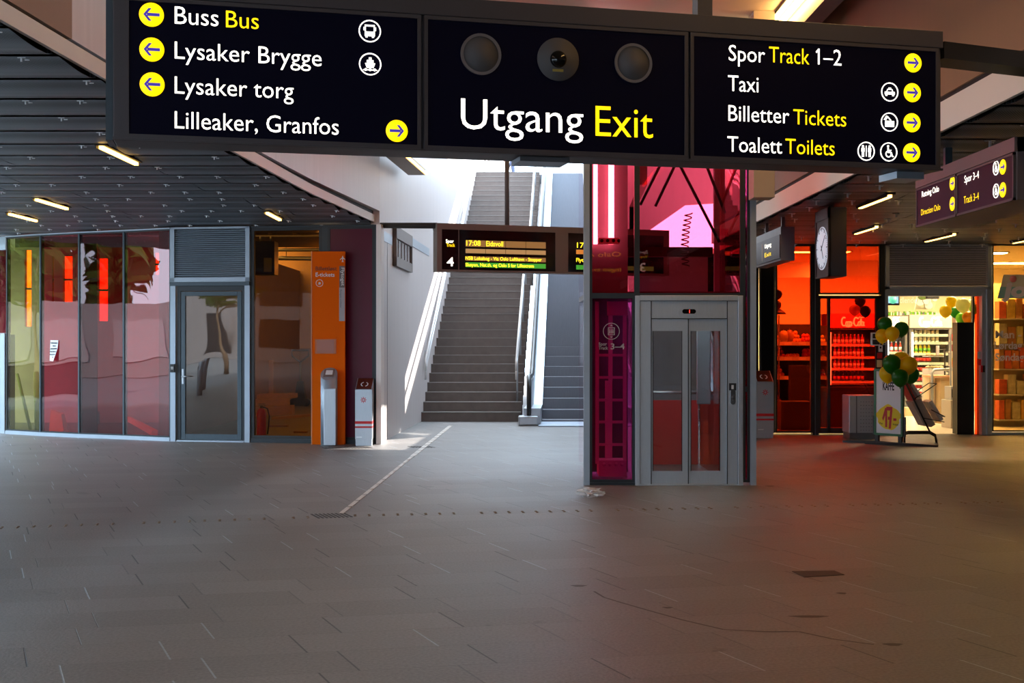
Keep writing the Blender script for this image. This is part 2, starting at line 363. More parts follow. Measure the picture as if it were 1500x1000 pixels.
# ---------------------------------------------------------------- measuring: pixels of the photo -> places in the hall
def P(px, py, Y): return Vector(((px-750)/FPX*Y, Y, EYE+(500-py)/FPX*Y))
def G0(px, py):   # on the ground
    Y = FPX*EYE/(py-500); return Vector(((px-750)/FPX*Y, Y, 0))
class Frame:
    """vertical plane from A to B (plan points); local x along it, local y behind it, z up"""
    def __init__(s, A, B):
        s.A = Vector(A[:2]); s.B = Vector(B[:2]); s.d = (s.B-s.A); s.len = s.d.length; s.d.normalize()
        s.rz = math.atan2(s.d.y, s.d.x); s.loc = (s.A.x, s.A.y, 0)
    def uv(s, px, py=500., off=0.):
        q = (px-750)/FPX; n = Vector((-s.d.y, s.d.x)); A = s.A+n*off
        k = (q*A.y-A.x)/(s.d.x-q*s.d.y); Y = A.y+k*s.d.y
        return k, EYE+(500-py)/FPX*Y, Y/FPX
    def x(s, px, off=0.): return s.uv(px, 500, off)[0]
    def z(s, px, py): return s.uv(px, py)[1]
    def w(s, x, y, z=0.):
        n = Vector((-s.d.y, s.d.x)); q = s.A+s.d*x+n*y; return Vector((q.x, q.y, z))
# ================================================================ THE SETTING
ZL, ZR, ZA = 3.46, 3.27, 5.2      # left low ceiling, right low ceiling, atrium ceiling
EDGE = [(-3.1, -12), (-3.05, 3), (-2.98, 6.95), (-2.76, 11.58), (-2.56, 14.95), (-2.16, 18.75)]   # rim of the left ceiling
def edge_x(Y):
    for (x0, y0), (x1, y1) in zip(EDGE, EDGE[1:]):
        if Y <= y1: return x0+(x1-x0)*(Y-y0)/(y1-y0)
    return EDGE[-1][0]
XR = 3.44                          # rim of the right ceiling
DIR = .051                         # sideways drift of the stairwell per metre
m = MB(); m.box(-16, 14, -12, 62, -.3, 0); struct('floor', m, M['pavers'], 'brown grey stone paver floor of the station hall', 'floor')
m = MB(); m.box(-90, -16, -60, 70, -.3, -.02); m.box(-16, 14, -60, -12, -.3, -.02); struct('road', m, M['road'], 'pale asphalt square outside the hall', 'road')
# --- left low ceiling: sagging perforated rows
def ceiling(name, z, y0, y1, xa, xb, label, seed):
    rnd = random.Random(seed); mb = MB(); bm = mb.bm; row = .70; n = int(math.ceil((y1-y0)/row))
    clips = MB(); cs = 1.0 if seed == 3 else 1.7
    for i in range(n):
        a = y0+i*row; b = min(y1, a+row-.012)
        prof = [(0, .0), (.3, -.012), (.6, -.018), (.85, -.008), (1, .012)]
        def at(x, f, dz): return (x, a+(b-a)*f, z+dz)
        L = xa(a+row/2); R = xb(a+row/2)
        cuts = [L]; x = L+rnd.uniform(.8, 2.2)
        while x < R-.3: cuts.append(x); x += 2.4
        cuts.append(R)
        for c0, c1 in zip(cuts, cuts[1:]):
            for (f0, d0), (f1, d1) in zip(prof, prof[1:]):
                mb.poly([at(c0+.006, f0, d0), at(c1-.006, f0, d0), at(c1-.006, f1, d1), at(c0+.006, f1, d1)])
            mb.poly([at(c0+.006, 1, .012), at(c1-.006, 1, .012), at(c1-.006, 1, .05), at(c0+.006, 1, .05)])
        x = L+.1+rnd.uniform(0, .4)
        while x < R-.05:
            yy = a-.006
            clips.box(x-.026*cs, x+.026*cs, yy-.004, yy+.004, z-.012, z-.006); clips.box(x-.005*cs, x+.005*cs, yy-.005*cs, yy+.005, z-.036*cs, z-.01)
            clips.box(x+.012, x+.042, yy+.02, yy+.026, z-.022, z-.016)
            x += rnd.choice((.42, .55, .8, 1.05))
    o = struct(name, mb, M['perf'], label, 'ceiling', fix=False)
    c = clips.build('panel_clips', M['clip'], o); c['kind'] = 'stuff'; c['label'] = 'shiny steel clips along the panel seams'
    s = MB(); pts = [(xa(y0), y0), (xb(y0), y0)]
    ys = [y0+(y1-y0)*k/20 for k in range(21)]
    lo = [(xa(y), y, z+.06) for y in ys]; hi = [(xb(y), y, z+.06) for y in ys]
    s.prism(lo+hi[::-1], (0, 0, .05)); s.build('backing', M['black'], o)
    return o
cl = ceiling('ceiling', ZL, -2.0, 20.9, lambda y: -9.7 if y > 7 else -16.0, lambda y: edge_x(y)-.03, 'dark slate perforated metal ceiling left of the hall opening', 3)
cr = ceiling('ceiling', ZR, -2.0, 20.6, lambda y: XR+.03, lambda y: 13.0, 'dark perforated metal ceiling with clips above the shop front', 5)
m = MB(); m.prism([(-16, -12, ZL), (edge_x(-5)-.03, -12, ZL), (edge_x(-2)-.03, -2.02, ZL), (-16, -2.02, ZL)], (0, 0, .1)); m.prism([(XR+.03, -12, ZR), (13, -12, ZR), (13, -2.02, ZR), (XR+.03, -2.02, ZR)], (0, 0, .1))
struct('ceiling', m, M['dark_in'], 'plain dark ceiling behind the camera', 'ceiling')
# --- fascia strips
def ribbon(mb, pts, z0, z1, t):
    for (x0, y0), (x1, y1) in zip(pts, pts[1:]):
        mb.hexa([(x0, y0, z0), (x1, y1, z0), (x1-t, y1, z0), (x0-t, y0, z0), (x0, y0, z1), (x1, y1, z1), (x1-t, y1, z1), (x0-t, y0, z1)])
m = MB(); n = 26; ed = [(edge_x(-12+30.75*k/n), -12+30.75*k/n) for k in range(n+1)]
ribbon(m, ed, ZL+.015, ZL+.13, .03); struct('trim_1', m, M['strip'], 'narrow pale fascia strip along the left ceiling rim', 'trim')
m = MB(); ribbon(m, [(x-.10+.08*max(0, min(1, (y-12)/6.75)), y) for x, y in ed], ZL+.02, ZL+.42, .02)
struct('trim_2', m, M['gapdark'], 'recess above the left fascia strip, shade put into its dark colour', 'trim')  # shade of the recess put into the ribbon's dark colour
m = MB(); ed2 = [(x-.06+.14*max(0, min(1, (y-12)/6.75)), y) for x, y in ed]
ribbon(m, ed2[:18], ZL+.19, 9.0, .15); struct('wall_near_left', m, M['cream'], 'wall above the near left ceiling rim, warm dimness put into its brown', 'wall')  # continues wall_left; the dim warm light here is painted in as brown
m = MB(); ribbon(m, ed2[17:], ZL+.19, 9.0, .15)
WL0 = (-2.08, 18.72)
def wl(Y): return WL0[0]+(Y-WL0[1])*DIR
m.prism([(wl(18.75)+.0, 18.75, 0), (wl(60), 60, 0), (wl(60)-.2, 60, 0), (wl(18.75)-.14, 18.75, 0)], (0, 0, 9.0))
struct('wall_left', m, M['wall_steel'], 'tall pale brushed metal wall left of the stairs and hall opening', 'wall')
m = MB(); m.box(XR, XR+.03, -12, 20.6, ZR+.015, ZR+.25); struct('trim_3', m, M['strip'], 'pale fascia strip along the right ceiling rim', 'trim')
m = MB(); m.box(XR+.05, XR+.2, -12, 20.6, ZR+.25, ZR+.37); struct('trim_4', m, M['gapdark'], 'recess above the right fascia strip, shade put into its dark colour', 'trim')  # shade of the recess put into the dark colour
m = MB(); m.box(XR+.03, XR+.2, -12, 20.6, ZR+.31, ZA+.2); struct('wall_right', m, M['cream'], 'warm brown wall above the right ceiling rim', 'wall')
m = MB(); m.prism([(edge_x(-12)-.05, -12, ZA), (XR+.1, -12, ZA), (XR+.1, 21.2, ZA), (-2.0, 21.2, ZA)], (0, 0, .25)); m.mi = 0
struct('ceiling', m, M['atrium_ceiling'], 'high cream ceiling over the hall opening', 'ceiling')
# --- stairwell right side with a sloping slot shaped to cast sun stripes, and the roof over it
YS0, YS1, ZTOP = 23.9, 37.4, 6.9
def sx(Y, X): return X+(Y-YS0)*DIR           # a line running with the stairs
def slope(Y): return max(0., min(1., (Y-YS0)/(YS1-YS0)))*ZTOP
m = MB(); XRW = 2.35
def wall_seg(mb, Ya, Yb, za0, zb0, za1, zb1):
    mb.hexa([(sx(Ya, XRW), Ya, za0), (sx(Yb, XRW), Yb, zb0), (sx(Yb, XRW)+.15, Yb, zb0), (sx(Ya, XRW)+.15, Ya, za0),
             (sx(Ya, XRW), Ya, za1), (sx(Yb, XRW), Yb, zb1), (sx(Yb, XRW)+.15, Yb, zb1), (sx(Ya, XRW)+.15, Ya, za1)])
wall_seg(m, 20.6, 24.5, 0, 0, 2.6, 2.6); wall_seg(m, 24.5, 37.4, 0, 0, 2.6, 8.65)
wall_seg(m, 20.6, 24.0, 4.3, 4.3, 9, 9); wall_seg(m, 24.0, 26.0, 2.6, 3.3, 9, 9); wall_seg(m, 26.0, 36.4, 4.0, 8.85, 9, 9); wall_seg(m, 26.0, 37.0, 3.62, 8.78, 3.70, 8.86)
struct('wall_back', m, M['wall_shade'], 'pale stairwell wall right of the escalator, its slot added for sun stripes', 'wall')
m = MB(); m.hexa([(XRW-.2, 20.45, 0), (4.22, 20.45, 0), (4.22, 20.6, 0), (XRW-.2, 20.6, 0), (XRW-.2, 20.45, 3.1), (4.22, 20.45, 3.1), (4.22, 20.6, 3.1), (XRW-.2, 20.6, 3.1)]); m.mi = 1; m.box(XRW-.2, 3.35, 20.43, 20.449, .02, 3.09)
struct('wall_side', m, [M['blackgloss'], M['frame_pale']], 'black glossy wall panel between the lift and the shop', 'wall')
m = MB(); m.prism([(2.36, 24.0, 3.55), (3.5, 24.0, 4.35), (7.5, 24.0, 4.6), (7.5, 24.0, 9), (2.36, 24.0, 9)], (0, .15, 0))  # right end extended out of view to keep sun off the stair foot
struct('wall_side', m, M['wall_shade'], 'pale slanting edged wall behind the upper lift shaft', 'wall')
m = MB(); m.box(-3.2, 3.6, 21.2, 24.2, 9.0, 9.2); m.box(-2.6, 3.44, 21.2, 21.35, ZA, 9.0); struct('ceiling', m, M['wall_steel'], 'roof over the lower stairs', 'ceiling')
# ---------------------------------------------------------------- staircase
t = thing('staircase', 'wide grey concrete stairs rising to the platform beside the escalator', 'stairs', (-1.87, YS0, 0))
fl = MB(); NST = 37; RISE = ZTOP/NST; LAND = 1.5; TR = (YS1-YS0-LAND)/(NST-1); WST = 2.05
ystep = []
y = 0.
for i in range(NST):
    d = TR
    if i == 17: d = TR+LAND
    ystep.append((y, y+d)); y += d
for i, (a, b) in enumerate(ystep):
    x0 = a*DIR; z1 = (i+1)*RISE; z0 = max(0, z1-RISE*2.5) if i else 0
    b2 = b+.02 if i < NST-1 else a+3.0
    fl.box(x0, x0+WST, a, b2, z0, z1)
    ns = MB(); ns.box(x0+.01, x0+WST-.01, a-.012, a+.045, z1-.006, z1+.004); ns.build('step_nosing', M['nosing'], t)
fl.build('flight', M['concrete_step'], t)
m = MB(); m.prism([(sx(YS1+.5, -1.95), YS1+.5, ZTOP), (sx(YS1+.5, 2.6), YS1+.5, ZTOP), (sx(62, 2.6), 62, ZTOP), (sx(62, -1.95), 62, ZTOP)], (0, 0, -.3))
struct('floor', m, M['kerb'], 'pale platform floor at the top of the stairs', 'floor')
def zstair(Y):
    q = Y-YS0
    for i, (a, b) in enumerate(ystep):
        if q < b: return (i+1)*RISE if i != 17 else 18*RISE
    return ZTOP
def rail_z(Y):      # smooth line over the nosings
    q = Y-YS0; a17 = ystep[17][0]
    if q <= a17: return RISE*(1+q/TR)
    if q <= a17+LAND: return 18*RISE
    return RISE*(19+(q-ystep[18][0])/TR)
def handrail(X, label, posts):
    r = thing('handrail', label, 'handrail', (0, 0, 0)); 
    ys = [YS0+.25, YS0+ystep[17][0], YS0+ystep[17][0]+LAND, YS1-.2]
    for nm, h in (('upper_rail', .90), ('lower_rail', .72)):
        mb = MB(); mb.tube([(sx(ys[0], X), ys[0]-.02, rail_z(ys[0])+h-.22)]+[(sx(y, X), y, rail_z(y)+h) for y in ys], .024, 8); mb.build(nm, M['pale_steel'], r)
    for k in range(9):
        Y = YS0+.6+k*1.5
        mb = MB()
        if posts: mb.tube([(sx(Y, X), Y, zstair(Y)), (sx(Y, X), Y, rail_z(Y)+.9)], .02, 8)
        else:
            mb.tube([(sx(Y, X), Y, rail_z(Y)+.70), (sx(Y, X)-.10, Y, rail_z(Y)+.66)], .012, 6)
            mb.tube([(sx(Y, X), Y, rail_z(Y)+.9), (sx(Y, X)-.10, Y, rail_z(Y)+.86)], .012, 6)
        mb.build('post' if posts else 'bracket', M['steel'], r)
handrail(-1.76, 'steel double handrail fixed to the pale stairwell wall', False)
handrail(.075, 'steel double handrail on posts between the stairs and escalator', True)
# ---------------------------------------------------------------- escalator
t = thing('escalator', 'steel escalator with grey steps rising beside the stairs', 'escalator', (0, 0, 0))
E0, E1 = 22.7, 24.3
def ez(Y): return 0 if Y < E1 else (Y-E1)*ZTOP/(YS1-E1)
def band(mb, X0, X1, h0, h1, Ya, Yb, n=14):
    ys = [Ya]+[y for y in (E1,) if Ya < y < Yb]+[Yb]
    for a, b in zip(ys, ys[1:]):
        mb.hexa([(sx(a, X0), a, max(0, ez(a)+h0)), (sx(a, X1), a, max(0, ez(a)+h0)), (sx(b, X1), b, max(0, ez(b)+h0)), (sx(b, X0), b, max(0, ez(b)+h0)),
                 (sx(a, X0), a, ez(a)+h1), (sx(a, X1), a, ez(a)+h1), (sx(b, X1), b, ez(b)+h1), (sx(b, X0), b, ez(b)+h1)])
for side, X in (('l', .30), ('r', 1.83)):
    sg = 1 if side == 'l' else -1
    mb = MB(); band(mb, X-.02, X+sg*.30, -.9, .32, E0+.2, YS1+.6); band(mb, X+sg*.05, X+sg*.12, .30, .86, E0+.25, YS1+.4)
    mb.build('balustrade', M['steel'], t)
    mb = MB(); path = [(sx(E0, X)+sg*.085, E0+.25, .12)]
    for k in range(9):
        path.append((sx(E0, X)+sg*.085, E0+.42-.36*math.sin(k*math.pi/8), .52-.40*math.cos(k*math.pi/8)))
    path += [(sx(Y, X)+sg*.085, Y, ez(Y)+.92) for Y in (E1-.2, E1+.3, 27, 30, 33, YS1+.3)]
    mb.tube(path, .045, 8); mb.build('handrail_belt', M['rubber'], t)
    mb = MB(); mb.box(sx(E0, X)-.12 if sg > 0 else sx(E0, X)-.26, sx(E0, X)+.26 if sg > 0 else sx(E0, X)+.12, E0-.02, E0+.35, 0, .18, .03); mb.build('newel_foot', M['steel'], t)
mb = MB(); mb.box(sx(E0, .30)+.26, sx(E0, 1.83)-.26, E0-.3, E0+.9, 0, .02); mb.build('comb_plate', M['frame_pale'], t)
mb = MB(); ns_ = 33; tr = (YS1-E1)/ns_
for i in range(ns_):
    a = E1-.7+i*tr; z1 = max(.03, ez(a+.7)*1.0)
    mb.box(sx(a, .61), sx(a, 1.52), a, a+tr+.02, max(0, z1-.45), z1+.02)
M['esc_step'] = mat('ribbed escalator step', (.20, .215, .25), .45, .15, noise=.25, nscale=6, stretch=(60, 1, 1))
mb.build('moving_steps', M['esc_step'], t)
# ---------------------------------------------------------------- platform people
def person(name, label, loc, rz, top, legs, z=ZTOP):
    t = thing(name, label, 'person', loc, rz)
    V = [((0, 0, .95), .13), ((0, 0, 1.12), .13), ((0, 0, 1.32), .15), ((0, 0, 1.45), .10), ((0, -.01, 1.54), .055), ((0, -.02, 1.64), .085), ((0, -.02, 1.73), .075)]
    E = [(0, 1), (1, 2), (2, 3), (3, 4), (4, 5), (5, 6)]
    for s in (-1, 1):
        b = len(V); V += [((s*.09, 0, .88), .085), ((s*.10, -.02+.06*s, .48), .06), ((s*.10, .04*s, .08), .042), ((s*.11, -.15+.04*s, .04), .035)]
        E += [(0, b), (b, b+1), (b+1, b+2), (b+2, b+3)]
        b = len(V); V += [((s*.19, 0, 1.40), .05), ((s*.24, .02, 1.13), .04), ((s*.24, -.08, .90), .03), ((s*.235, -.10, .80), .022)]
        E += [(3, b), (b, b+1), (b+1, b+2), (b+2, b+3)]
    me = bpy.data.meshes.new('body'); me.from_pydata([v for v, r in V], E, []); o = bpy.data.objects.new('body', me); COL.objects.link(o); o.parent = t
    me.materials.append(M['skin']); me.materials.append(top); me.materials.append(legs); me.materials.append(M['shoe'])
    sk = o.modifiers.new('skin', 'SKIN'); o.modifiers.new('sub', 'SUBSURF').levels = 1
    for i, (v, r) in enumerate(V): me.skin_vertices[0].data[i].radius = (r, r)
    me.skin_vertices[0].data[0].use_root = True
    bpy.context.view_layer.update(); dg = bpy.context.evaluated_depsgraph_get()
    nm = bpy.data.meshes.new_from_object(o.evaluated_get(dg)); o.modifiers.clear(); o.data = nm; nm.name = 'body'
    nm.materials.clear()
    for q in (M['skin'], top, legs, M['shoe']): nm.materials.append(q)
    for p in nm.polygons:
        c = p.center; p.use_smooth = True
        p.material_index = 3 if c.z < .10 else 2 if c.z < .95 and abs(c.x) < .2 else 1 if .95 <= c.z < 1.48 and not (c.z < 1.12 and abs(c.x) > .2) else 0
    h = MB(); h.ball((0, .0, 1.735), .105, (1, 1.1, .9), 12, 8); h.build('hair', M['hair'], t)
person('person', 'person in beige trousers standing at the head of the stairs', (sx(41, -2.2)+.28, 41, ZTOP), .5, M['shirt_w'], M['beige_cloth'])
person('person', 'person in blue jeans standing at the head of the stairs', (sx(41.5, -2.2)+1.25, 41.5, ZTOP), -.6, M['shirt_w'], M['jeans'])
# ================================================================ MAIN SIGN
FS = Frame((-2.006, 6.0), (2.556, 7.1)); SZ0, SZ1 = 2.615, 3.44; SL = FS.len
t = thing('direction_sign', 'long dark overhead wayfinding sign with lit white and yellow lettering', 'sign', FS.loc, FS.rz)
mb = MB(); mb.box(0, SL, .012, .25, SZ0, SZ1-.10, .006); mb.box(-.0, SL+.0, -.012, .262, SZ1-.10, SZ1, .004)
mb.box(0, SL, -.010, .01, SZ0, SZ0+.012); mb.build('housing', M['sign_case'], t)
mb = MB(); mb.box(-.035, -.002, .03, .24, SZ0+.0, SZ1+.05); mb.build('end_bracket', M['frame_door'], t)
PX = [(183, 616.5), (621, 1007), (1010.5, 1374)]
zt = SZ1-.103; zb = SZ0+.010
frames = []
for i, (a, b) in enumerate(PX):
    x0, x1 = FS.x(a), FS.x(b)
    mb = MB(); f = .020
    for q in ((x0, x1, zb, zb+f), (x0, x1, zt-f, zt), (x0, x0+f, zb+f, zt-f), (x1-f, x1, zb+f, zt-f)): mb.box(q[0], q[1], -.012, .012, q[2], q[3])
    mb.build('panel_frame', M['sign_case'], t)
    mb = MB(); mb.box(x0+f, x1-f, -.004, .012, zb+f, zt-f); p = mb.build('panel', M['sign_face'], t); frames.append(p)
def lines(F, parent, rows, y=-.005, name='lettering', mats=None, off=-.003):
    for body, p0, pb, p1, cap, col in rows:
        mb = MB(); s0, z0, k = F.uv(p0, pb); s1 = F.uv(p1, pb)[0]
        text(mb, body, s0, z0, s1, cap*k, y, off); mb.build(name, M[col], parent)
w_, y_ = 'lit_white', 'lit_yellow'
lines(FS, frames[0], [('Buss', 256, 35, 320, 25.5, w_), ('Bus', 331, 40.2, 379, 24.5, y_), ('Lysaker Brygge', 256, 86, 471, 25, w_),
    ('Lysaker torg', 256, 137, 430, 25, w_), ('Lilleaker, Granfos', 256, 188, 496, 25, w_)])
lines(FS, frames[1], [('Utgang', 675, 188.5, 854, 44.5, w_), ('Exit', 872, 199, 956, 44, y_)])
lines(FS, frames[2], [('Spor', 1067, 89, 1120, 23, w_), ('Track', 1126, 91.3, 1185, 23, y_), ('1\u20132', 1197.5, 94.5, 1232, 23, w_), ('Taxi', 1066, 133.2, 1110.5, 23, w_),
    ('Billetter', 1066.5, 177, 1155.5, 23, w_), ('Tickets', 1161.5, 182, 1239, 22, y_), ('Toalett', 1065, 222, 1145, 22.5, w_), ('Toilets', 1150, 225, 1222, 22, y_)])
mb = MB(); s, z, k = FS.uv(1197.5, 94.5); c_ = 23*k; mb.flat([(s-.014, z+c_*.80), (s+.004, z+c_), (s+.008, z+c_), (s+.008, z+c_*.86), (s-.009, z+c_*.72)], -.005, .001); mb.build('lettering', M[w_], frames[2])
def arrow_disc(F, parent, px, py, rpx, d, y=-.005):
    s, z, k = F.uv(px, py); r = rpx*k
    mb = MB(); mb.disc((s, y, z), r, .003); o = mb.build('arrow_disc', M['lit_yellow'], parent)
    mb = MB(); a = r*.66; w = r*.13
    mb.flat([(s-d*a, z-w), (s+d*a*.55, z-w), (s+d*a*.55, z+w), (s-d*a, z+w)], y-.004, .002)
    for q in (1, -1):
        mb.flat([(s+d*a, z), (s+d*a*.62, z), (s+d*a*-.02, z+q*a*.80), (s+d*a*.36, z+q*a*.80)], y-.004, .002)
    mb.build('arrow', M['lit_blue'], o)
for a in ((222, 22, 17.5), (222.5, 73, 17.5), (223, 124, 17.5)): arrow_disc(FS, frames[0], *a, -1)
arrow_disc(FS, frames[0], 581, 192, 16, 1)
for a in ((1336.5, 92.5), (1335.5, 136), (1335, 180), (1334.5, 223.7)): arrow_disc(FS, frames[2], *a, 13.8, 1)
def picto(F, parent, px, py, rpx, kind, y=-.005, m_='lit_white'):
    s, z, k = F.uv(px, py); r = rpx*k; mb = MB(); mb.ring((s, y, z), r*.905, r, .003)
    R = lambda x0, x1, z0, z1: mb.flat([(s+x0*r, z+z0*r), (s+x1*r, z+z0*r), (s+x1*r, z+z1*r), (s+x0*r, z+z1*r)], y, .003)
    D = lambda x, zz, rr: mb.disc((s+x*r, y, z+zz*r), rr*r, .003, 14)
    Q = lambda pts: mb.flat([(s+a*r, z+b*r) for a, b in pts], y, .003)
    if kind == 'bus':
        R(-.45, .45, .42, .56); R(-.45, -.36, -.05, .42); R(.36, .45, -.05, .42); R(-.45, .45, -.45, -.05); R(-.38, -.2, -.58, -.45); R(.2, .38, -.58, -.45); R(-.56, -.5, .05, .35); R(.5, .56, .05, .35)
    elif kind == 'boat':
        Q([(-.46, .08), (.46, .08), (.30, -.34), (-.30, -.34)]); R(-.30, .30, .13, .36); R(-.12, .12, .36, .60); R(-.62, .62, -.56, -.48)
        for q in (-.4, 0, .4): D(q, -.5, .12)
    elif kind == 'taxi':
        R(-.58, .58, -.26, .02); R(-.26, .26, .24, .32); Q([(-.40, .02), (-.32, .02), (-.22, .26), (-.28, .30)]); Q([(.40, .02), (.32, .02), (.22, .26), (.28, .30)]); R(-.14, .14, .36, .46); R(-.5, -.3, -.42, -.22); R(.3, .5, -.42, -.22)
        pass
    elif kind == 'ticket':
        R(-.5, .55, -.5, .12); Q([(-.5, .22), (-.2, .62), (.22, .2), (.14, .14), (-.2, .48), (-.42, .18)]); Q([(-.66, .26), (-.36, .68), (-.28, .62), (-.58, .2)])
    elif kind == 'toilet':
        for q in (-.38, .40):
            D(q, .52, .12); R(q-.17, q+.17, -.05, .36); R(q-.12, q-.02, -.6, -.05); R(q+.02, q+.12, -.6, -.05)
        R(-.03, .03, -.55, .6)
    elif kind == 'wheel':
        D(-.08, .6, .11); R(-.14, 0, .0, .46); R(-.1, .3, .14, .22); R(-.1, .3, -.1, .02)
        mb.ring((s-.02*r, y, z-.22*r), r*.26, r*.36, .003, 20); Q([(.22, .0), (.32, 0), (.5, -.46), (.4, -.5)]); R(.4, .58, -.52, -.44)
    elif kind == 'lift':
        R(-.36, .36, .26, .32); R(-.36, .36, -.42, -.36); R(-.36, -.30, -.4, .3); R(.30, .36, -.4, .3)
        for q in (-.18, 0, .18): D(q, .14, .06); R(q-.06, q+.06, -.22, .08)
        Q([(-.14, .5), (.14, .5), (0, .68)]); Q([(-.14, -.55), (.14, -.55), (0, -.72)])
    elif kind == 'phone':
        mb.ring((s, y, z), r*.38, r*.5, .003, 20); D(.05, .05, .22); R(-.3, .0, -.2, -.1)
    return mb.build('pictogram', M[m_], parent)
picto(FS, frames[0], 541.5, 46, 16.3, 'bus'); picto(FS, frames[0], 542, 94.3, 16.3, 'boat')
picto(FS, frames[2], 1302.5, 135, 13.8, 'taxi'); picto(FS, frames[2], 1302, 179, 13.8, 'ticket'); picto(FS, frames[2], 1268, 221.7, 13.8, 'toilet'); picto(FS, frames[2], 1301, 222.7, 13.8, 'wheel')
M['spk'] = mat('speaker grille grey', (.10, .095, .10), .7); M['spk_rim'] = mat('speaker rim', (.17, .155, .165), .5)
for (px, py, r) in ((704, 80, 30.3), (927, 93, 28.8)):
    s, z, k = FS.uv(px, py); mb = MB(); mb.disc((s, -.004, z), r*k*.88, .006, 40); g = mb.build('loudspeaker_grille', M['spk'], frames[1])
    mb = MB(); mb.ring((s, -.004, z), r*k*.86, r*k, .010, 40); mb.build('rim', M['spk_rim'], g)
s, z, k = FS.uv(817, 87.5); r = 31.5*k
mb = MB(); mb.disc((s, -.004, z), r, .008, 40); g = mb.build('camera_plate', M['spk'], frames[1])
mb = MB(); mb.ball((s, -.012, z), r*.40, (1, .7, 1), 20, 12); mb.build('camera_dome', M['blackgloss'], frames[1])
mb = MB(); mb.box(s-r*.28, s+r*.24, -.014, -.012, z-r*.58, z-r*.46); mb.build('camera_label', mat('small yellow label', (.3, .25, .06), .6), frames[1])
# bottom flaps under the sign, seen against the stairs and the right ceiling
mb = MB(); mb.box(FS.x(763), FS.x(836), .02, .22, SZ0-.03, SZ0-.004); mb.build('sensor_box', M['steel_dark'], t)
mb = MB(); mb.box(FS.x(1322), FS.x(1362), .06, .26, SZ0-.045, SZ0-.004); mb.build('bottom_clip', M['frame_pale'], t)
s = FS.x(1041); mb = MB(); mb.box(s-.045, s+.045, .08, .16, SZ1, ZA); mb.build('hanger', M['sign_case'], t)
s = FS.x(430); mb = MB(); mb.box(s-.045, s+.045, .08, .16, SZ1, ZA); mb.build('hanger', M['sign_case'], t)
# back of the sign carries a departure board; the lift's glass mirrors it
def rear(px0, px1, base, cap, body, col):
    a, b = FS.x(px0), FS.x(px1); mb = MB(); text(mb, body, b, base, b+(b-a), cap, .268, .012, flip=True); return mb
mb = MB(); mb.box(SL-3.0, SL-.06, .25, .262, zb+.04, zt-.03); rb = mb.build('rear_screen', M['blackgloss'], t)
for body, x, w, z, cap, c in (('Spor', SL-.30, .20, 3.02, .05, 'lit_white'), ('Track', SL-.30, .22, 2.94, .05, 'lit_amber'), ('3', SL-.34, .10, 2.73, .13, 'lit_white'),
                              ('Oslo Airport', SL-.75, 1.0, 2.98, .075, 'lit_amber'), ('Ingen avstigning f\u00f8r Oslo', SL-.75, 1.35, 2.74, .06, 'lit_amber')):
    mb = MB(); text(mb, body, x, z, x+w, cap, .264, .012, flip=True); mb.build('rear_lettering', M[c], rb)
# cross beam from the sign's right end to the right wall
b0 = FS.w(SL, .10); b1 = Vector((XR+.1, 7.62, 0))
mb = MB(); d = (b1-b0).normalized(); nn = Vector((-d.y, d.x, 0)); zz0, zz1 = 3.285, 3.385
c = [b0-nn*.10, b1-nn*.10, b1+nn*.10, b0+nn*.10]
mb.hexa([(q.x, q.y, zz0) for q in c]+[(q.x, q.y, zz1) for q in c])
struct('beam', mb, M['black'], 'black steel beam from the overhead sign to the right wall', 'beam')
# ================================================================ DEPARTURE BOARD
FD = Frame((-1.119, 17.8), (1.145, 18.55)); z0, z1 = 2.645, 3.365; DL = FD.len
DL2 = FD.x(980)
t = thing('departure_board', 'hanging departure board with yellow dot lettering in front of the stairs', 'display', FD.loc, FD.rz)
M['board_case'] = mat('taupe board casing', (.20, .165, .15), .5, .3)
mb = MB(); mb.box(0, DL2, .02, .22, z0, z1-.08); mb.box(0, DL2, -.01, .24, z1-.09, z1); mb.box(0, DL2, -.01, .02, z0, z0+.03)
xs = [(0, FD.x(647)), (FD.x(813.5), FD.x(832)), (FD.x(972), DL2)]
for a, b in xs: mb.box(a, b, -.01, .02, z0+.02, z1-.08)
mb.build('housing', M['board_case'], t)
scr = []
for a, b in ((647, 813.5), (832, 972)):
    mb = MB(); mb.box(FD.x(a), FD.x(b), .0, .02, z0+.03, z1-.09); scr.append(mb.build('screen', M['blackgloss'], t))
mb = MB(); q = FD.x(672); mb.box(q-.006, q+.006, -.004, .0, z0+.03, z1-.09); mb.build('divider', M['board_case'], scr[0])
a_ = 'lit_amber'
lines(FD, scr[0], [('Spor', 653, 355.3, 664.5, 4.8, w_), ('Track', 653.8, 361, 666.4, 4.8, 'lit_yellow'), ('4', 654.5, 389.4, 664.5, 12.5, w_),
    ('17:08', 683, 359.3, 704, 7.4, a_), ('Eidsvoll', 712, 360.2, 737, 7.2, a_),
    ('NSB Lokaltog - Via Oslo Lufthavn - Stopper', 681.7, 380.2, 793.5, 4.9, a_), ('Sk\u00f8yen, Nat.th. og Oslo S f\u00f8r Lillestr\u00f8m', 681.7, 389.8, 782, 4.9, a_)], y=-.003, off=.01)
lines(FD, scr[1], [('17:', 845, 362.5, 857.5, 7.4, a_), ('Flytoget', 844, 383.2, 868, 5.4, a_)], y=-.003, off=.01)
M['row_brown'] = mat('unlit brown dot row', (.2, .1, .03), .5, emit=(.30, .145, .045), es=.6)
M['row_tan'] = mat('tan dot row', (.2, .12, .05), .5, emit=(.42, .23, .09), es=.7)
M['row_green'] = mat('green dot row', (.02, .2, .02), .5, emit=(.05, .30, .03), es=.8)
M['row_orange'] = mat('orange dot row', (.3, .1, .02), .5, emit=(.6, .2, .03), es=.8)
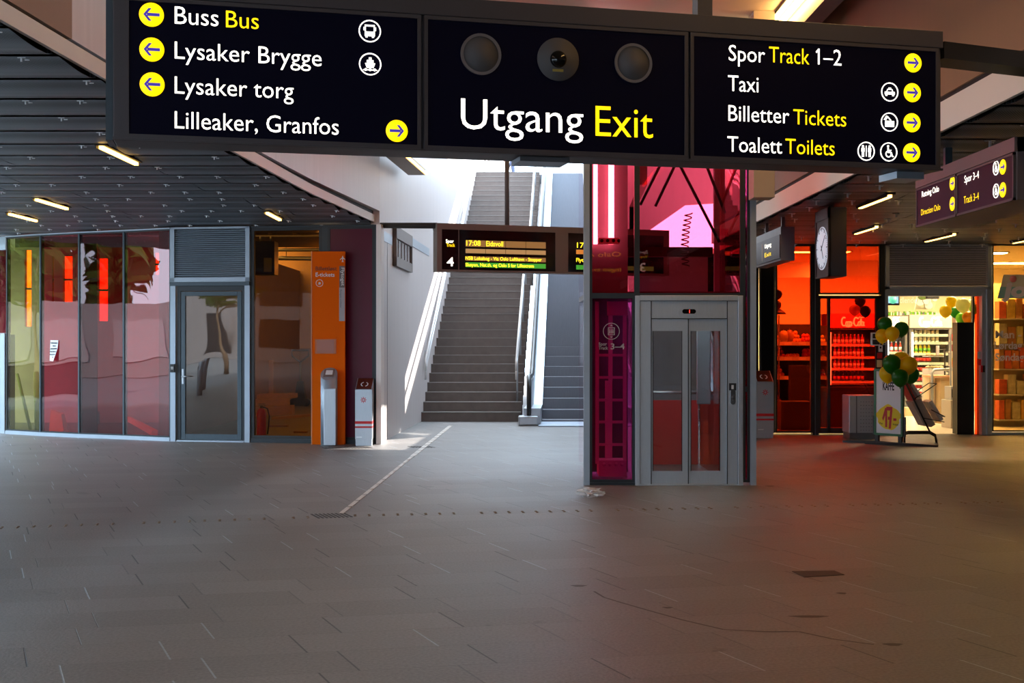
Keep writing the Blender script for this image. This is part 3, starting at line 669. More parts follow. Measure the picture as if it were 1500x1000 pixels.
def row(p, px0, px1, py0, py1, m_, nseg=4):
    mb = MB()
    for i in range(nseg):
        a = px0+(px1-px0)*i/nseg; b = px0+(px1-px0)*(i+1)/nseg-.6
        x0, x1 = FD.x(a), FD.x(b); mb.box(x0, x1, -.0015, 0, FD.z(px0, py1), FD.z(px0, py0))
    mb.build('dot_row', M[m_], p)
row(scr[0], 682, 800, 351.5, 361, 'row_brown'); row(scr[0], 682, 800, 364, 370.5, 'row_tan'); row(scr[0], 682, 800, 375, 381.5, 'row_brown'); row(scr[0], 682, 800, 384, 391, 'row_green')
row(scr[1], 844, 958, 365.5, 372, 'row_orange'); row(scr[1], 844, 958, 388, 394.5, 'row_green')
s = FD.x(746); mb = MB(); mb.tube([(s, .11, z1), (s, .11, ZA)], .035, 10); mb.build('pole', M['board_case'], t)
L = FD.w(0, .1); w0 = Vector((wl(18.8)-.02, 18.85, 0)); inv = lambda v: ((v-Vector(FD.loc)).to_2d().dot(FD.d), (v-Vector(FD.loc)).to_2d().dot(Vector((-FD.d.y, FD.d.x))))
ax, ay = inv(w0); mb = MB(); mb.tube([(ax, ay, 3.43), (.02, .1, z1-.03)], .045, 8); mb.build('wall_arm', M['gapdark'], t)
# ---------------------------------------------------------------- atrium lights
t = thing('tube_light', 'long warm tube light under the high ceiling', 'light', (2.55, 0, ZA))
mb = MB(); mb.tube([(.40, 4, -.10), (.40, 17, -.10)], .035, 8); mb.build('tube', M['warm_tube'], t)
mb = MB(); mb.box(.47, .66, 3.9, 17.1, -.30, -.0); mb.box(.32, .5, 3.9, 17.1, -.03, 0); mb.build('reflector', M['steel_dark'], t)
# trough light on the stairwell wall
t = thing('wall_light', 'dark trough light on the pale stairwell wall', 'light', (0, 0, 0))
Y0, Y1 = 17.6, 21.2; zz = lambda Y, py: EYE+(500-py)/FPX*Y
x0 = -1.98
mb = MB(); mb.hexa([(x0, Y0, 4.42), (x0+.28, Y0, 4.42), (x0+.44, Y1, 4.55), (x0+.14, Y1, 4.55), (x0, Y0, 4.52), (x0+.28, Y0, 4.52), (x0+.44, Y1, 4.65), (x0+.14, Y1, 4.65)]); mb.build('housing', M['board_case'], t)
mb = MB(); mb.hexa([(x0+.282, Y0, 4.43), (x0+.32, Y0, 4.43), (x0+.48, Y1, 4.56), (x0+.442, Y1, 4.56), (x0+.282, Y0, 4.46), (x0+.32, Y0, 4.46), (x0+.48, Y1, 4.59), (x0+.442, Y1, 4.59)]); mb.build('tube', M['warm_strip'], t)
# ---------------------------------------------------------------- LED strips in the low ceilings
def led(label, x, ya, yb, z, cat='light', group=None):
    t = thing('ceiling_light', label, cat, (x, ya, z-.022), 0, group)
    mb = MB(); mb.box(-.055, .055, 0, yb-ya, 0, .03); mb.box(-.045, -.038, 0, yb-ya, -.025, .0); mb.build('recess', M['gapdark'], t)
    mb = MB(); mb.box(-.02, .02, .02, yb-ya-.02, -.03, 0); mb.build('diffuser', M['warm_strip'], t)
led('slim warm ceiling light nearest the left end of the overhead sign', -3.86, 11.2, 12.3, ZL)
led('slim warm ceiling light above the dark red glass panels', -6.12, 15.35, 16.45, ZL)
led('slim warm ceiling light nearest the far left glass corner', -7.2, 17.1, 18.1, ZL)
led('slim warm ceiling light above the amber glass pane', -3.48, 16.95, 17.95, ZL)
led('slim warm ceiling light left of the round clock box', 4.25, 13.4, 14.6, ZR)
led('slim warm ceiling light behind the round clock box', 5.2, 17.0, 18.1, ZR)
led('slim warm ceiling light below the plum hanging sign', 6.75, 18.2, 19.5, ZR)
led('slim warm ceiling light over the yellow shop window', 8.3, 18.6, 19.8, ZR)
# ================================================================ LEFT GLASS FRONT
FL = Frame(G0(250, 646), G0(557, 650)); LL = FL.len
NW = [0]
def window(F, x0, x1, z0, z1, g, label, fr='frame_dark', fw=.022, parts=None):
    """one glazed bay: pane and slim frame"""
    NW[0] += 1
    t = thing('window_%d' % NW[0], label, 'window', F.loc, F.rz, None, 'structure')
    mb = MB(); mb.box(x0+fw*.5, x1-fw*.5, .0, .012, z0+fw*.5, z1-fw*.5); mb.build('pane', g, t)
    mb = MB()
    for q in ((x0, x0+fw, z0, z1), (x1-fw, x1, z0, z1), (x0+fw, x1-fw, z0, z0+fw), (x0+fw, x1-fw, z1-fw, z1)): mb.box(q[0], q[1], -.008, .06, q[2], q[3])
    mb.build('frame', M[fr], t)
    return t
ZT = ZL-.035
cur = [(-3, 633.5), (9.5, 635), (59.5, 638), (116, 640.6), (181.5, 643), (250, 646)]
names = [('G', 'wine', 'wine tinted glass bay at the far left end of the curved glass front'), ('G', 'olive', 'olive tinted glass bay of the curved front beside the end post'), ('G', 'red', 'red tinted glass bay with a paper notice on the curved front'),
         ('G', 'deepred', 'darkest red glass bay in the curved front'), ('G', 'red', 'red tinted glass bay next to the glazed door')]
pts = [G0(*c) for c in cur]
for i in range(1, 5):
    F = Frame(pts[i], pts[i+1])
    w = window(F, 0, F.len, .06, ZT-.02, G[names[i][1]], names[i][2])
    if i == 2: F_NOTE = F
    mb = MB(); mb.box(0, F.len, -.03, .05, 0, .06); mb.box(0, F.len, -.03, .06, ZT-.02, ZT); mb.build('sill', M['frame_pale'], w)
    mb = MB(); mb.box(F.len-.012, F.len+.012, -.014, .0, .06, ZT-.02); mb.build('joint', M['frame_door'], w)
F = Frame(G0(-60, 631), G0(8, 634.6))
t = thing('window_9', names[0][2], 'window', F.loc, F.rz, None, 'structure')
mb = MB(); mb.box(0, F.len, .1, .112, 1.75, 3.2); mb.build('pane', G['wine'], t)
mb = MB(); mb.box(0, F.len, .0, .2, 0, 1.72); mb.box(F.len-.09, F.len, -.02, .1, 0, 1.74); mb.box(0, F.len, .0, .2, 3.2, ZT); mb.build('frame', M['frame_pale'], t)
# --- louvre, door, side posts
x0, x1 = FL.x(251), FL.x(367)
t = thing('vent_louvre', 'pale blue grey louvre grille above the glazed door', 'grille', FL.loc, FL.rz)
zl0, zl1 = FL.z(300, 413), ZT
mb = MB(); f = .07
for q in ((x0, x1, zl0, zl0+f), (x0, x1, zl1-.03, zl1), (x0, x0+f, zl0, zl1), (x1-f, x1, zl0, zl1)): mb.box(q[0], q[1], -.05, .06, q[2], q[3])
mb.build('frame', M['frame_pale'], t)
mb = MB(); n = 24
for k in range(n):
    z = zl0+f+(zl1-.03-zl0-f)*k/n; h = (zl1-.03-zl0-f)/n
    mb.prism([(x0+f, -.03, z), (x0+f, -.03, z+h*.12), (x0+f, -.012, z+h*.66), (x0+f, .02, z+h*.66), (x0+f, .02, z)], (x1-x0-2*f, 0, 0))
mb.build('louvre_blades', M['frame_pale'], t)
mb = MB(); mb.box(x0+f, x1-f, .05, .06, zl0+f, zl1); mb.build('backing', M['frame_dark'], t)
mb = MB(); mb.box(x0, x1, -.07, .06, zl0-.06, zl0-.005); mb.build('sill', M['frame_door'], t)
t = thing('door_1', 'glazed service door in a blue grey frame below the louvre', 'door', FL.loc, FL.rz, None, 'structure')
zd = zl0-.06
mb = MB(); mb.box(x0, x0+.085, -.04, .06, 0, zd); mb.box(x1-.085, x1, -.04, .06, 0, zd); mb.build('side_post', M['frame_pale'], t)
d0, d1 = FL.x(260), FL.x(359)
mb = MB(); mb.box(d0, d0+.05, -.0, .06, 0, zd); mb.box(d1-.05, d1, -.0, .06, 0, zd); mb.box(d0+.05, d1-.05, 0, .06, zd-.08, zd); mb.build('door_frame', M['frame_dark'], t)
l0, l1 = d0+.06, d1-.06; lz1 = zd-.09
mb = MB(); f = .07
for q in ((l0, l0+f, .03, lz1), (l1-f, l1, .03, lz1), (l0+f, l1-f, .03, .03+.09), (l0+f, l1-f, lz1-f, lz1)): mb.box(q[0], q[1], .0, .05, q[2], q[3], .004)
lf = mb.build('door_leaf', M['frame_door'], t)
mb = MB(); mb.box(l0+f, l1-f, .02, .032, .12, lz1-f); mb.build('pane', G['door'], lf)
mb = MB(); z = 1.04; mb.box(l0+.015, l0+.045, -.008, 0, z-.12, z+.12); mb.tube([(l0+.03, 0, z), (l0+.03, -.05, z), (l0+.16, -.05, z)], .010, 8); mb.build('handle', M['steel'], lf)
mb = MB(); mb.box(d0, d1, -.05, .06, 0, .025); mb.build('threshold', M['frame_pale'], t)
mb = MB(); mb.box(x0+.01, x0+.085, -.075, -.04, FL.z(252, 545), FL.z(252, 533), .005); k = mb.build('keypad', M['black'], None, FL.loc, FL.rz)
tag(k, 'small black keypad on the post left of the glazed door', 'keypad')
zz_ = FL.z(252, 539); mb = MB()
for a in range(3):
    for b in range(3): mb.box(x0+.028+a*.014, x0+.038+a*.014, -.078, -.075, zz_-.02+b*.016, zz_-.008+b*.016)
mb.build('keys', M['white_paint'], k)
# --- amber pane, wine pane, corner post
xa, xb, xc, xd = x1, FL.x(472), FL.x(480), FL.x(549)
w = window(FL, xa+.01, xb, .06, ZT-.02, G['amber'], 'amber tinted pane showing the unfinished room behind the orange totem', 'black', .05)
w = window(FL, xc, xd, .06, ZT-.02, M['wine'], 'dark wine red glass panel behind the steel ticket box', 'black', .04)
mb = MB(); mb.box(xb, xc, -.008, .06, .0, ZT); mb.box(xa+.01, xd, -.03, .06, 0, .06); mb.box(xa+.01, xd, -.03, .06, ZT-.02, ZT)
struct('trim_5', mb, M['frame_dark'], 'dark frame bars around the amber and wine panes', 'trim', loc=FL.loc, rz=FL.rz)
mb = MB(); mb.box(xd, FL.x(552.5), -.02, .12, 0, ZT); mb.mi = 1; mb.box(FL.x(552.5), LL+.03, -.06, .12, 0, ZT)
struct('trim_6', mb, [M['frame_dark'], M['strip']], 'pale corner post between the glass front and the stairwell wall', 'trim', loc=FL.loc, rz=FL.rz)
# --- paper notice
s, z, k = F_NOTE.uv(81, 513); a = k*10; b = k*15
mb = MB(); mb.poly([(s-a*.85, -.012, z+b), (s+a*.7, -.012, z+b*.98), (s+a*.62, -.018, z+.2*b), (s+a*.1, -.06, z-b*1.05), (s-a, -.012, z-b)])
o = mb.build('paper_notice', M['paper'], None, F_NOTE.loc, F_NOTE.rz); tag(o, 'white paper notice taped to the red glass, corner curling', 'notice')
mb = MB()
for r_, (u0, u1) in zip(range(6), ((-.7, .6), (-.35, .3), (-.75, .5), (-.8, .45), (-.8, .35), (-.3, .2))):
    zc = z+b*(.72-r_*.28)
    x = s+a*u0
    while x < s+a*u1:
        w_2 = a*random.uniform(.08, .22); mb.box(x, min(x+w_2, s+a*u1), -.021 if r_ < 3 else -.034, -.0195 if r_ < 3 else -.033, zc-b*.06, zc+b*.06); x += w_2+a*.06
mb.build('print', M['ink'], o)
# ---------------------------------------------------------------- rooms behind the glass
C0 = pts[5]
m = MB()
m = MB(); Yb = 23.6
slits = []
for a, b, zt_, zb_ in ((36, 46, 352, 478), (92, 106, 375, 442), (143, 158, 378, 470), (226, 240, 370, 402), (76.5, 79, 375, 442)):
    slits.append(((a-750)/FPX*Yb, (b-750)/FPX*Yb, EYE+(500-zb_)/FPX*Yb, min(ZL-.05, EYE+(500-zt_)/FPX*Yb)))
slits.sort(); x = -14
for a, b, c, d in slits:
    m.box(x, a, Yb, Yb+.12, 0, ZL); m.box(a, b, Yb, Yb+.12, 0, c); m.box(a, b, Yb, Yb+.12, d, ZL); x = b
m.box(x, -5.75, Yb, Yb+.12, 0, ZL)
struct('wall_far_left', m, M['pale_in'], 'dark inner wall with slit windows behind the red glass', 'wall')
for i, (a, b, c, d) in enumerate(slits):
    mb = MB(); mb.box(a, b, Yb+.05, Yb+.06, c, d); mb.mi = 1; mb.box(a, b, Yb+.04, Yb+.08, (c+d)/2-.03, (c+d)/2+.01)
    NW[0] += 1; struct('window_%d' % (NW[0]+10), mb, [G['slit'], M['black']], ('slit window behind the olive glass', 'hairline slit window behind the red glass with the notice', 'orange slit window behind the red glass with the notice', 'slit window behind the darkest red glass', 'small slit window behind the red glass by the door')[i], 'window')
m = MB(); m.box(-5.75, -5.6, 19.45, 31.5, 0, ZL); struct('wall_partition', m, M['board'], 'brown partition wall inside the glass front', 'wall')
YB = 31.5; zd_ = EYE-10/FPX*YB
m = MB(); m.box(-7, -1.7, YB, YB+.1, 0, zd_); m.mi = 1; m.box(-7, -1.7, YB, YB+.1, zd_, 5); struct('wall_room', m, [M['board'], M['plaster']], 'tan plaster wall over brown boards in the unfinished room', 'wall')
m = MB(); m.box(-15, -2.3, 21.2, 23.6, ZL, ZL+.1); m.box(-15, -6.5, 23.6, 24, ZL, ZL+.1); m.box(-5.75, -2.35, 23.6, 31.6, 4.4, 4.5); struct('ceiling', m, M['dark_in'], 'bare ceiling slab inside the glass front', 'ceiling')
def at(px, py, Y): return P(px, py, Y)
for x_, y_r, z_r, lab in ((-6.1, 22.0, 3.3, 'unseen warm lamp added behind the louvre to light the red glass room'), (-3.70, 24.0, 3.2, 'unseen warm lamp added behind the orange totem to light the room')):
    t = thing('added_room_light', lab, 'light', (x_, y_r, z_r)); mb = MB(); mb.box(-.2, .2, -.2, .2, -.12, 0); mb.build('diffuser', M['added_room_lamp'], t); mb = MB(); mb.box(-.22, .22, -.22, .22, 0, .03); mb.tube([(0, 0, .03), (0, 0, (ZL if x_ < -5 else 4.4)-z_r)], .01, 6); mb.build('housing', M['black'], t)  # hidden lamps added to brighten the rooms behind the tinted glass
# pipes and duct
for i, (pa, pb, r, lab) in enumerate((((366, 351), (480, 338), .05, 'dark sagging cable duct under the slab of the unfinished room'), ((404, 366), (480, 366), .035, 'upper level pipe under the slab of the unfinished room'), ((404, 378), (480, 379), .045, 'lower level pipe under the slab of the unfinished room'))):
    Y = 25.5; a, b = at(*pa, Y), at(*pb, Y); mid = (a+b)/2+Vector((0, 0, .12 if i == 0 else 0))
    mb = MB(); [mb.tube([q_, (q_.x, q_.y, 4.4)], .008, 5) for q_ in (a.lerp(b, .2), a.lerp(b, .8))]; mb.tube([a, a.lerp(mid, .5)+Vector((0, 0, .05 if i == 0 else 0)), mid, mid.lerp(b, .5), b], r, 8); tag(mb.build('pipe', M['steel_dark']), lab, 'pipe')
a, b = at(371, 402, 21), at(402, 353, 21); t = thing('switch_box', 'black hanging box with a greenish panel in the unfinished room', 'box', ((a.x+b.x)/2, 21, a.z))
w2 = (b.x-a.x)/2; h = b.z-a.z; mb = MB(); mb.box(-w2, w2, 0, .35, 0, h); mb.tube([(-w2*.5, .15, h), (-w2*.5, .15, ZL-a.z)], .02, 6); mb.tube([(w2*.5, .15, h), (w2*.5, .15, ZL-a.z)], .02, 6); mb.build('case', M['black'], t)
mb = MB(); mb.box(0, w2*.75, -.006, 0, h*.08, h*.5); mb.build('panel', mat('greenish panel', (.35, .40, .10), .5), t)
# floor clutter
Z0 = 0.
t = thing('fire_extinguisher', 'red fire extinguisher standing behind the amber pane', 'fire extinguisher', (at(383, 642, 19.9).x, 19.9, 0))
mb = MB(); mb.lathe([(.072, 0), (.078, .02), (.078, .40), (.06, .46), (.03, .49)], seg=16); mb.build('cylinder', M['red_paint'], t)
mb = MB(); mb.lathe([(.025, .49), (.025, .53)], seg=10); mb.box(-.05, .07, -.012, .012, .53, .545); mb.box(-.05, .06, -.012, .012, .555, .568); mb.build('valve', M['steel_dark'], t)
mb = MB(); mb.tube([(.03, 0, .51), (.10, 0, .48), (.13, 0, .36), (.12, 0, .2), (.10, 0, .06)], .012, 8); mb.build('hose', M['rubber'], t)
YJ = 29.5; b = at(440, 592, YJ); t = thing('pallet_jack', 'black pallet jack with an upright loop handle in the unfinished room', 'pallet jack', (b.x, YJ, 0)); s_ = YJ/FPX
mb = MB(); zt2 = at(440, 513, YJ).z; w = 12*s_; mb.tube([(0, 0, at(0, 530, YJ).z), (-w*.5, 0, at(0, 526, YJ).z), (-w, 0, at(0, 521, YJ).z), (-w, 0, zt2), (w, 0, zt2), (w, 0, at(0, 521, YJ).z), (w*.5, 0, at(0, 526, YJ).z), (0, 0, at(0, 530, YJ).z)], .025, 8); mb.build('handle', M['rubber'], t)
mb = MB(); mb.tube([(0, 0, .5), (0, 0, at(0, 530, YJ).z)], .03, 8); mb.build('shaft', M['steel_dark'], t)
mb = MB(); mb.hexa([(-.16, -.1, .02), (.16, -.1, .02), (.16, .15, .02), (-.16, .15, .02), (-.07, -.06, .62), (.07, -.06, .62), (.07, .1, .62), (-.07, .1, .62)]); mb.build('pump', M['black'], t)
for q in (-.19, .12): mb = MB(); mb.lathe([(.1, -.035), (.1, .035)], (q+.035, -.05, .1), 14, 'y'); mb.build('wheel', M['rubber'], t)
for q in (-.2, .06): mb = MB(); mb.box(q, q+.15, .15, 1.2, .06, .12); mb.build('fork', M['steel_dark'], t)
def plank(pa, pb, Y, w, h, z, label, dy=0):
    a, b = at(pa, 500, Y), at(pb, 500, Y); mb = MB(); mb.hexa([(a.x, Y, z), (b.x, Y+dy, z), (b.x, Y+dy+w, z), (a.x, Y+w, z), (a.x, Y, z+h), (b.x, Y+dy, z+h), (b.x, Y+dy+w, z+h), (a.x, Y+w, z+h)])
    return tag(mb.build('plank', M['wood']), label, 'plank', 'planks on the floor of the unfinished room')
plank(371, 421, 25.6, .35, .20, 0, 'thick pine plank lowest in the pile behind the amber pane', .5)
plank(371, 416, 25.9, .30, .14, .202, 'pine plank in the middle of the pile behind the amber pane', .4)
plank(372, 428, 26.2, .28, .10, .344, 'topmost pine plank of the pile behind the amber pane', .4)
plank(398, 446, 24.4, .2, .05, 0, 'single pine plank lying on the floor before the pallet jack', 1.2)
plank(430, 449, 20.9, .1, .03, 0, 'short pale offcut near the amber pane')
plank(395, 421, 22.4, .12, .03, 0, 'long low offcut behind the fire extinguisher')
mb = MB(); a = at(392, 570, 27.5); mb.box(a.x, a.x+.12, 27.5, 27.56, 0, at(0, 527, 27.5).z); tag(mb.build('plank', M['wood']), 'pine board standing upright beside the plank pile', 'plank', 'planks on the floor of the unfinished room')
a, b = at(117, 500, 20.6), at(142, 500, 20.6); mb = MB(); mb.box(a.x, b.x, 20.6, 20.64, 0, 3.3); tag(mb.build('screen_board', M['black']), 'tall black board standing behind the darkest red glass', 'board')
# leaning poles and orange bag behind the curved glass
mb = MB(); mb.tube([at(45, 632, 21.6)+Vector((0, 0, .02)), at(25.5, 548, 22.2)], .03, 8); M['pale_green'] = mat('pale green pole', (.40, .45, .15), .5); tag(mb.build('leaning_pole', M['pale_green']), 'pale pole leaning behind the olive glass, the left one', 'pole', 'poles behind the olive glass')
mb = MB(); mb.tube([at(55, 632, 21.6)+Vector((0, 0, .02)), at(53, 546, 22.2)], .05, 8); tag(mb.build('leaning_pole', M['pale_green']), 'thick upright pole behind the olive glass beside the joint', 'pole', 'poles behind the olive glass')
a = at(80, 634, 20.9); mb = MB(); mb.hexa([(a.x-.1, 20.9, 0), (a.x+.16, 20.9, 0), (a.x+.16, 21.15, 0), (a.x-.1, 21.15, 0), (a.x-.1, 20.98, .40), (a.x+.1, 20.95, .33), (a.x+.1, 21.08, .33), (a.x-.1, 21.08, .40)])
M['orange_bag'] = mat('orange bag', (.8, .25, .05), .6, bump=.3, nscale=12); tag(mb.build('bag', M['orange_bag']), 'orange bag on the floor behind the red glass with the notice', 'bag')
mb = MB(); mb.hexa([tuple(at(187, 616, 20.6)+Vector((-.03, 0, 0))), tuple(at(187, 616, 20.6)+Vector((.06, 0, -.02))), (at(226, 640, 20.0).x+.05, 20.0, .03), (at(226, 640, 20.0).x-.05, 20.0, .03)]+[tuple(at(187, 616, 20.6)+Vector((-.03, .04, .08))), tuple(at(187, 616, 20.6)+Vector((.06, .04, .06))), (at(226, 640, 20.0).x+.05, 20.04, .11), (at(226, 640, 20.0).x-.05, 20.04, .11)])
tag(mb.build('plank', M['orange_bag']), 'orange board leaning behind the red glass by the door', 'plank')
a, b = at(118, 620, 23), at(141, 606, 23); mb = MB(); mb.box(a.x, b.x, 22.9, 23.2, 0, .25, .01); tag(mb.build('box', M['steel_dark']), 'low grey box behind the darkest red glass', 'box')
# ================================================================ ORANGE TOTEM, TERMINAL, TICKET BOX
def mk_frame(px, py):
    g = G0(px, py); return Frame(g, g+Vector((1, -.015, 0)))
FT = mk_frame(457, 651); s = lambda p: FT.x(p)
t = thing('ticket_totem', 'tall orange ticket totem panel standing before the amber pane', 'totem', FT.loc, FT.rz)
TW = s(505.5); TH = FT.z(470, 368)
mb = MB(); mb.box(0, TW, 0, .06, .0, TH, .006); pn = mb.build('panel', M['orange'], t)
mb = MB(); mb.box(-.012, .0, -.004, .064, 0, TH); mb.build('edge_trim', mat('pale orange edge', (.85, .33, .12), .4), t)
mb = MB(); text(mb, 'Billettl\u00f8st', s(462.3), FT.z(470, 396), s(493.5), 5.6*FT.uv(470)[2], -.002); mb.build('lettering', M['brown_print'], pn)
mb = MB(); text(mb, 'E-tickets', s(462.3), FT.z(470, 405), s(490.2), 5.6*FT.uv(470)[2], -.002); c_ = FT.uv(468, 414.5); k = c_[2]; mb.ring((c_[0], -.001, c_[1]), 4.7*k, 5.4*k, .002, 24)
mb.flat([(c_[0]-2*k, c_[1]-2*k), (c_[0]+1*k, c_[1]-2*k), (c_[0]+2.2*k, c_[1]+.5*k), (c_[0]-.8*k, c_[1]+1.5*k)], -.001, .002); mb.build('lettering', M['white_paint'], pn)
mb = MB(); mb.box(s(497), TW-.004, -.002, 0, FT.z(0+500, 421), FT.z(500, 389.5)); mb.build('side_band', mat('band grey', (.16, .13, .13), .6), pn)
mb = MB(); mb.box(s(496.8), TW-.004, -.002, 0, FT.z(500, 470), FT.z(500, 421)); mb.build('side_band', M['grey_print'], pn)
mb = MB(); x_, z_, k = FT.uv(500, 392); text(mb, 'Flytoget', x_, z_, x_+26.5*k, 4.8*k, -.004, down=True)
c_ = FT.uv(502, 379.5); q = lambda pts_: mb.flat([(c_[0]+a*k, c_[1]+b*k) for a, b in pts_], -.001, .003)
q([(-.6, -3.6), (.6, -3.6), (.7, 4), (0, 5), (-.7, 4)]); q([(-4, -1.2), (0, 1.6), (4, -1.2), (4, -.2), (.5, 2.8), (-.5, 2.8), (-4, -.2)]); q([(-1.8, -4), (1.8, -4), (.5, -2.6), (-.5, -2.6)])
mb.build('lettering', M['white_paint'], pn)
mb = MB(); x_, z_, k = FT.uv(498.3, 424); text(mb, 'Flytogets e-billetter', x_, z_, x_+27*k, 2.2*k, -.004, .0, down=True); mb.build('lettering', M['sign_case'], pn)
mb = MB(); a, b = s(461.5), s(492.5); z0_, z1_ = FT.z(470, 518), FT.z(470, 496.5)
mb.box(a, b, -.012, 0, z0_, z1_); mb.build('screen_frame', mat('orange recess', (.50, .12, .02), .4), t)
mb = MB(); mb.box(a+.03, b-.03, -.014, -.012, z0_+.015, z1_-.015); mb.build('screen', M['orange_brown'], t)
# card terminal
g = G0(482, 652.3); t = thing('card_terminal', 'rounded silver card terminal post in front of the orange totem', 'terminal', (g.x, g.y, 0)); k = g.y/FPX; R_ = 12.2*k
mb = MB(); h0, h1 = (652-553)*k, (652-541)*k; seg = 24
ring0 = [(R_*math.cos(2*math.pi*i/seg), R_*math.sin(2*math.pi*i/seg)) for i in range(seg)]
a = [mb.bm.verts.new((x, y, 0)) for x, y in ring0]; b = [mb.bm.verts.new((x, y, (h0+h1)/2+(y/R_)*(h1-h0)*.75)) for x, y in ring0]
for i in range(seg): mb.bm.faces.new((a[i], a[(i+1) % seg], b[(i+1) % seg], b[i])).smooth = True
mb.bm.faces.new(a[::-1]); mb.bm.faces.new(b); mb.build('post', M['frame_pale'], t)
mb = MB(); mb.box(-R_*.50, R_*.98, -R_*1.02, 0, .01, (652-568)*k, .01); mb.build('front_panel', M['steel'], t)
zc = (h0+h1)/2; tl = lambda x, y, dz=0: (x*R_, y*R_, zc+y*(h1-h0)*.75+dz)
mb = MB(); mb.hexa([tl(-.62, -.55, .0), tl(.62, -.55, .0), tl(.62, .6, 0), tl(-.62, .6, 0), tl(-.62, -.55, .012), tl(.62, -.55, .012), tl(.62, .6, .012), tl(-.62, .6, .012)]); sc_ = mb.build('reader_plate', mat('reader plate grey', (.20, .15, .14), .4), t)
mb = MB(); mb.hexa([tl(-.4, -.25, .012), tl(.42, -.25, .012), tl(.42, .42, .012), tl(-.4, .42, .012), tl(-.4, -.25, .015), tl(.42, -.25, .015), tl(.42, .42, .015), tl(-.4, .42, .015)]); mb.build('display', M['paper'], sc_)
def ticket_box(g, k, label):
    """steel pedestal with a sloping brown top, red bands and emblem; k = metres per photo pixel there"""
    t = thing('ticket_validator', label, 'ticket machine', (g.x, g.y, 0))
    W2 = 12.3*k; H = 82*k; HB = 98*k; D = .30
    mb = MB(); mb.prism([(-W2, 0, .10), (-W2, D, .10), (-W2, D, HB), (-W2, 0, H)], (2*W2, 0, 0)); mb.build('body', M['steel'], t)
    mb = MB(); mb.box(-W2+.006, W2-.006, .006, D-.01, 0, .098); mb.build('plinth', M['steel'], t)
    mb = MB(); e = .012; L = math.hypot(D, HB-H); up = Vector((0, -(HB-H)/L, D/L))*.006
    q = [Vector((-W2+e, .015, H+(HB-H)*.05)), Vector((W2-e, .015, H+(HB-H)*.05)), Vector((W2-e, D-.01, H+(HB-H)*.97)), Vector((-W2+e, D-.01, H+(HB-H)*.97))]
    mb.hexa([tuple(v) for v in q]+[tuple(v+up) for v in q]); tp = mb.build('sloping_top', mat('brown gloss top', (.10, .022, .012), .2), t)
    mb = MB()
    for a0 in (math.radians(110), math.radians(-70)):
        for i in range(6):
            a1, a2 = a0+i*math.radians(22), a0+(i+1)*math.radians(22)
            f_ = lambda r, a: q[0].lerp(q[3], .42+.22*math.sin(a)*r).lerp(q[1].lerp(q[2], .42+.22*math.sin(a)*r), .5+.25*math.cos(a)*r)+up*1.3
            mb.poly([f_(.75, a1), f_(1, a1), f_(1, a2), f_(.75, a2)])
    mb.build('emblem', M['white_paint'], tp)
    mb = MB()
    for z0_, z1_ in ((32*k, 36*k), (26*k, 28.5*k)): mb.box(-W2-.003, W2+.003, -.003, D*.98, z0_, z1_)
    mb.build('red_band', M['red_paint'], t)
    mb = MB(); z = 67*k
    for i in range(8):
        a = i*math.pi/4; c, s2 = math.cos(a), math.sin(a); p = lambda r, d: (r*k*c-d*k*s2, z+r*k*s2+d*k*c)
        mb.flat([p(1.3, -.7), p(4.6, -.3), p(4.6, .5), p(1.3, .7)], 0, .003)
    mb.build('emblem', M['red_paint'], t)
    mb = MB(); mb.box(-W2*.85, -W2*.2, -.003, 0, 12*k, 13.2*k); mb.build('maker_plate', M['paper'], t)
    return t
g = G0(532.5, 652.6); ticket_box(g, g.y/FPX, 'steel ticket box with red bands beside the orange totem')
g = G0(1121, 641.5); ticket_box(Vector((g.x, g.y, 0)), g.y/FPX, 'steel ticket box with red bands beside the lift and shop')
# ---------------------------------------------------------------- stairwell wall fittings
FW = Frame((wl(18.75), 18.75), (wl(40), 40))
# the wall's face looks +x: local -y is towards the stairs
x0, _, k = FW.uv(575, 340); x1 = FW.x(599)
za, zb2 = FW.z(577, 390), FW.z(577, 332)
t = thing('vent_box', 'framed grey vent hatch on the pale stairwell wall', 'vent', FW.loc, FW.rz)
mb = MB(); f = .06
for q in ((x0, x1, za, za+.16), (x0, x1, zb2-.2, zb2), (x0, x0+f, za, zb2), (x1-f, x1, za, zb2)): mb.box(q[0], q[1], -.07, -.002, q[2], q[3])
mb.build('frame', M['board_case'], t)
mb = MB(); mb.box(x0+f, x1-f, -.02, -.002, za+.16, zb2-.2); mb.mi = 1
for i in range(5): mb.box(x0+f+.02+i*(x1-x0-2*f)/5, x0+f+.02+(i+.45)*(x1-x0-2*f)/5, -.035, -.02, za+.17, zb2-.21)
mb.build('slats', [M['grey_print'], M['board_case']], t)
for nm, pa, pb, za_, lab in (('a', 558, 574, (336, 345), 'riveted steel plate on the stairwell wall left of the vent hatch'), ('b', 600, 628, (346, 362), 'riveted steel plate on the stairwell wall right of the vent hatch')):
    a, b = FW.x(pa), FW.x(pb); zc = FW.z(pa, za_[0]); mb = MB(); mb.box(a, b, -.012, -.002, zc-.16, zc, .002)
    tag(mb.build('wall_plate', M['steel'], None, FW.loc, FW.rz), lab, 'plate')
mb = MB(); a = FW.x(560); mb.box(a, a+.02, -.02, -.002, FW.z(560, 512), FW.z(560, 499)); tag(mb.build('door_lock', M['black'], None, FW.loc, FW.rz), 'small black lock on the pale stairwell wall', 'lock')
mb = MB(); mb.box(FW.x(567), FW.x(567)+.012, -.004, -.001, 0, 3.3); struct('trim_7', mb, M['gapdark'], 'dark vertical joint in the stairwell wall', 'trim', loc=FW.loc, rz=FW.rz)
